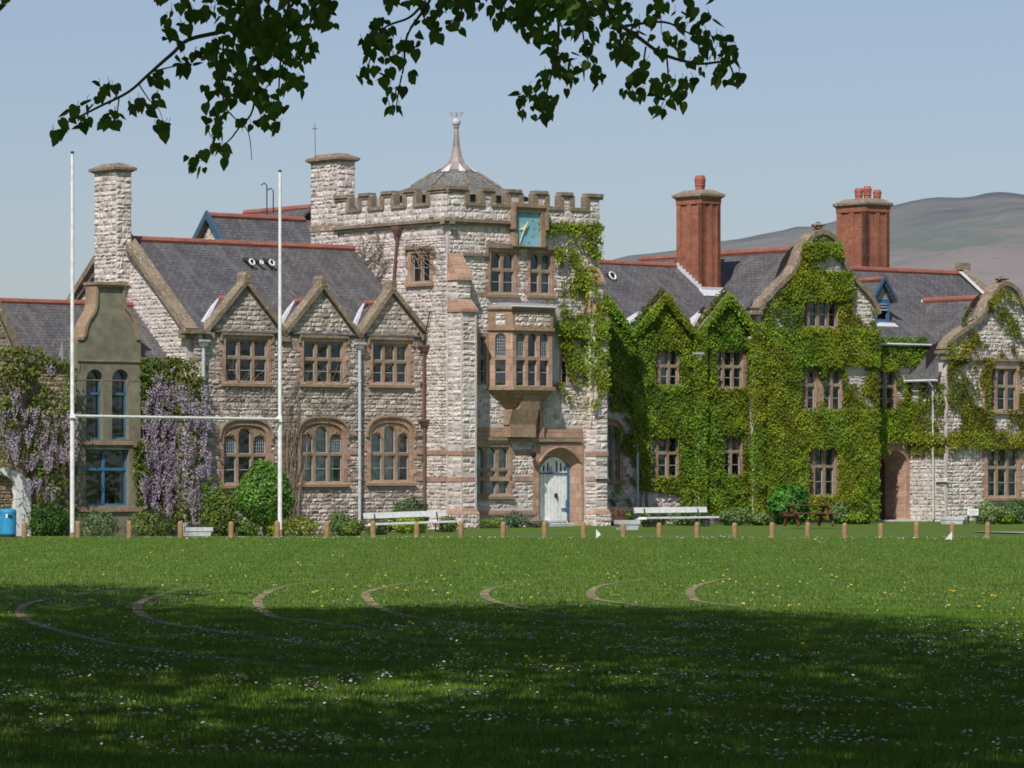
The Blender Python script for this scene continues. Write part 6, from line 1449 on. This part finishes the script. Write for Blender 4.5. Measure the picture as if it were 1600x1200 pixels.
TW = [(tz_([(985,-120),(985,0),(990,80),(900,125),(760,160),(690,220),(610,290),(520,370),(400,430),(330,465),(265,495)],1),.011),(tz_([(990,80),(1015,180),(1040,240),(1060,330)],1),.006),(tz_([(1180,-100),(1150,120),(1130,260),(1120,480)],1),.007),(tz_([(900,180),(900,400),(940,470),(1000,530),(1015,645)],1),.004),(tz_([(1040,240),(1020,440),(960,520),(930,560),(880,600),(810,650)],1),.005),(tz_([(610,290),(690,270),(760,250)],1),.004),(tz_([(560,340),(600,400),(640,440),(660,500)],1),.003),(tz_([(480,400),(470,470),(455,530)],1),.003),(tz_([(440,420),(480,365),(420,360)],1),.003),
      (tz_([(300,-90),(300,0),(215,130),(200,250),(185,320),(170,410)],2),.007),(tz_([(260,30),(215,70),(120,110),(80,200),(50,290)],2),.006),(tz_([(795,-80),(795,0),(790,200),(760,310),(740,400),(730,440)],2),.007),(tz_([(940,-90),(1000,60),(1110,150),(1200,210),(1330,245),(1440,240),(1470,300)],2),.01),(tz_([(1130,180),(1110,280),(1060,340)],2),.004),(tz_([(1210,215),(1215,300),(1200,380),(1180,440)],2),.004),(tz_([(880,0),(880,60),(900,200),(930,300)],2),.005),(tz_([(1050,100),(1200,85),(1300,130),(1390,180)],2),.006),(tz_([(1030,90),(1035,170),(1050,230)],2),.004),(tz_([(790,200),(850,260),(850,320)],2),.003),(tz_([(440,-80),(420,40),(410,110)],2),.005),(tz_([(1160,0),(1185,50),(1190,130)],2),.004),(tz_([(760,310),(690,360),(655,420)],2),.003),(tz_([(640,-60),(650,60),(710,150)],2),.006)]
for pts, r_ in TW:
    Y0_ = YL+random.uniform(-.3, .3); c = [world(a, b, Y0_+random.uniform(-.08, .08)) for a, b in pts]; P3 = []
    for i in range(len(c)-1):
        p0, p1, p2, p3 = c[max(i-1, 0)], c[i], c[i+1], c[min(i+2, len(c)-1)]
        for s_ in range(5):
            u = s_/5; P3.append(.5*((2*p1)+(-p0+p2)*u+(2*p0-5*p1+4*p2-p3)*u*u+(-p0+3*p1-3*p2+p3)*u**3))
    tw.tube(P3+[c[-1]], r_, 5, r1=r_*.3)
tips = [world(a, b, YL) for a, b in ((380, -46), (457, -38), (672, -36), (873, -32), (932, -36), (728, -32), (810, -24))]
for p in tips: tw.tube([p, (p.x*.8, YL-.6, p.z+.35), (p.x*.4-.5, YL-1.8, p.z+1.9), (-1.2, YL-2.5, 7.5)], .01, 6, r1=.06)
two = tw.build('twig', 'bark', None)
for o in (lf, two):
    o.parent = t3; o.matrix_basis = world_mat(t3).inverted()
# ================================================================== LIGHT, SKY, CAMERA
EL, AZ = R(47), R(-18)            # sun elevation; azimuth: behind the camera, to the left
sd_ = Vector((math.sin(AZ)*math.cos(EL), -math.cos(AZ)*math.cos(EL), math.sin(EL)))
sl_ = bpy.data.lights.new('sun', 'SUN'); sl_.energy = 4.3; sl_.angle = R(.55); sl_.color = (1, .95, .88)
so = bpy.data.objects.new('sun', sl_); COL.objects.link(so); so.rotation_euler = sd_.to_track_quat('Z', 'Y').to_euler(); so.location = (0, 0, 60)
w = bpy.data.worlds.new('World'); sc.world = w; w.use_nodes = True; nt = w.node_tree; bg = nt.nodes['Background']
sk = nt.nodes.new('ShaderNodeTexSky'); sk.sky_type = 'NISHITA'; sk.sun_disc = False; sk.sun_elevation = EL
sk.sun_rotation = math.atan2(sd_.x, sd_.y); sk.air_density = 1.0; sk.dust_density = .7; sk.ozone_density = 4.0
t = NT(nt); hsv = t.n('ShaderNodeHueSaturation'); hsv.inputs['Saturation'].default_value = .82; t.l(sk.outputs[0], hsv.inputs['Color']); t.l(t.mix(hsv.outputs[0], (.98, .955, 1.03), 1, 'MULTIPLY'), bg.inputs['Color']); bg.inputs['Strength'].default_value = .086
cam = bpy.data.cameras.new('camera'); co_ = bpy.data.objects.new('camera', cam); COL.objects.link(co_); sc.camera = co_
co_.location = (0, 0, EYE); co_.rotation_euler = (math.pi/2, 0, 0); cam.sensor_width = 36; cam.lens = 36*FPX/1600; cam.shift_y = (HY-600)/1600; cam.clip_start = .1; cam.clip_end = 20000
sc.view_settings.view_transform = 'Standard'; sc.view_settings.look = 'None'; sc.view_settings.exposure = 0
sc.cycles.pixel_filter_type = 'BLACKMAN_HARRIS'; sc.cycles.filter_width = 1.7; sc.cycles.max_bounces = 6; sc.cycles.transparent_max_bounces = 8
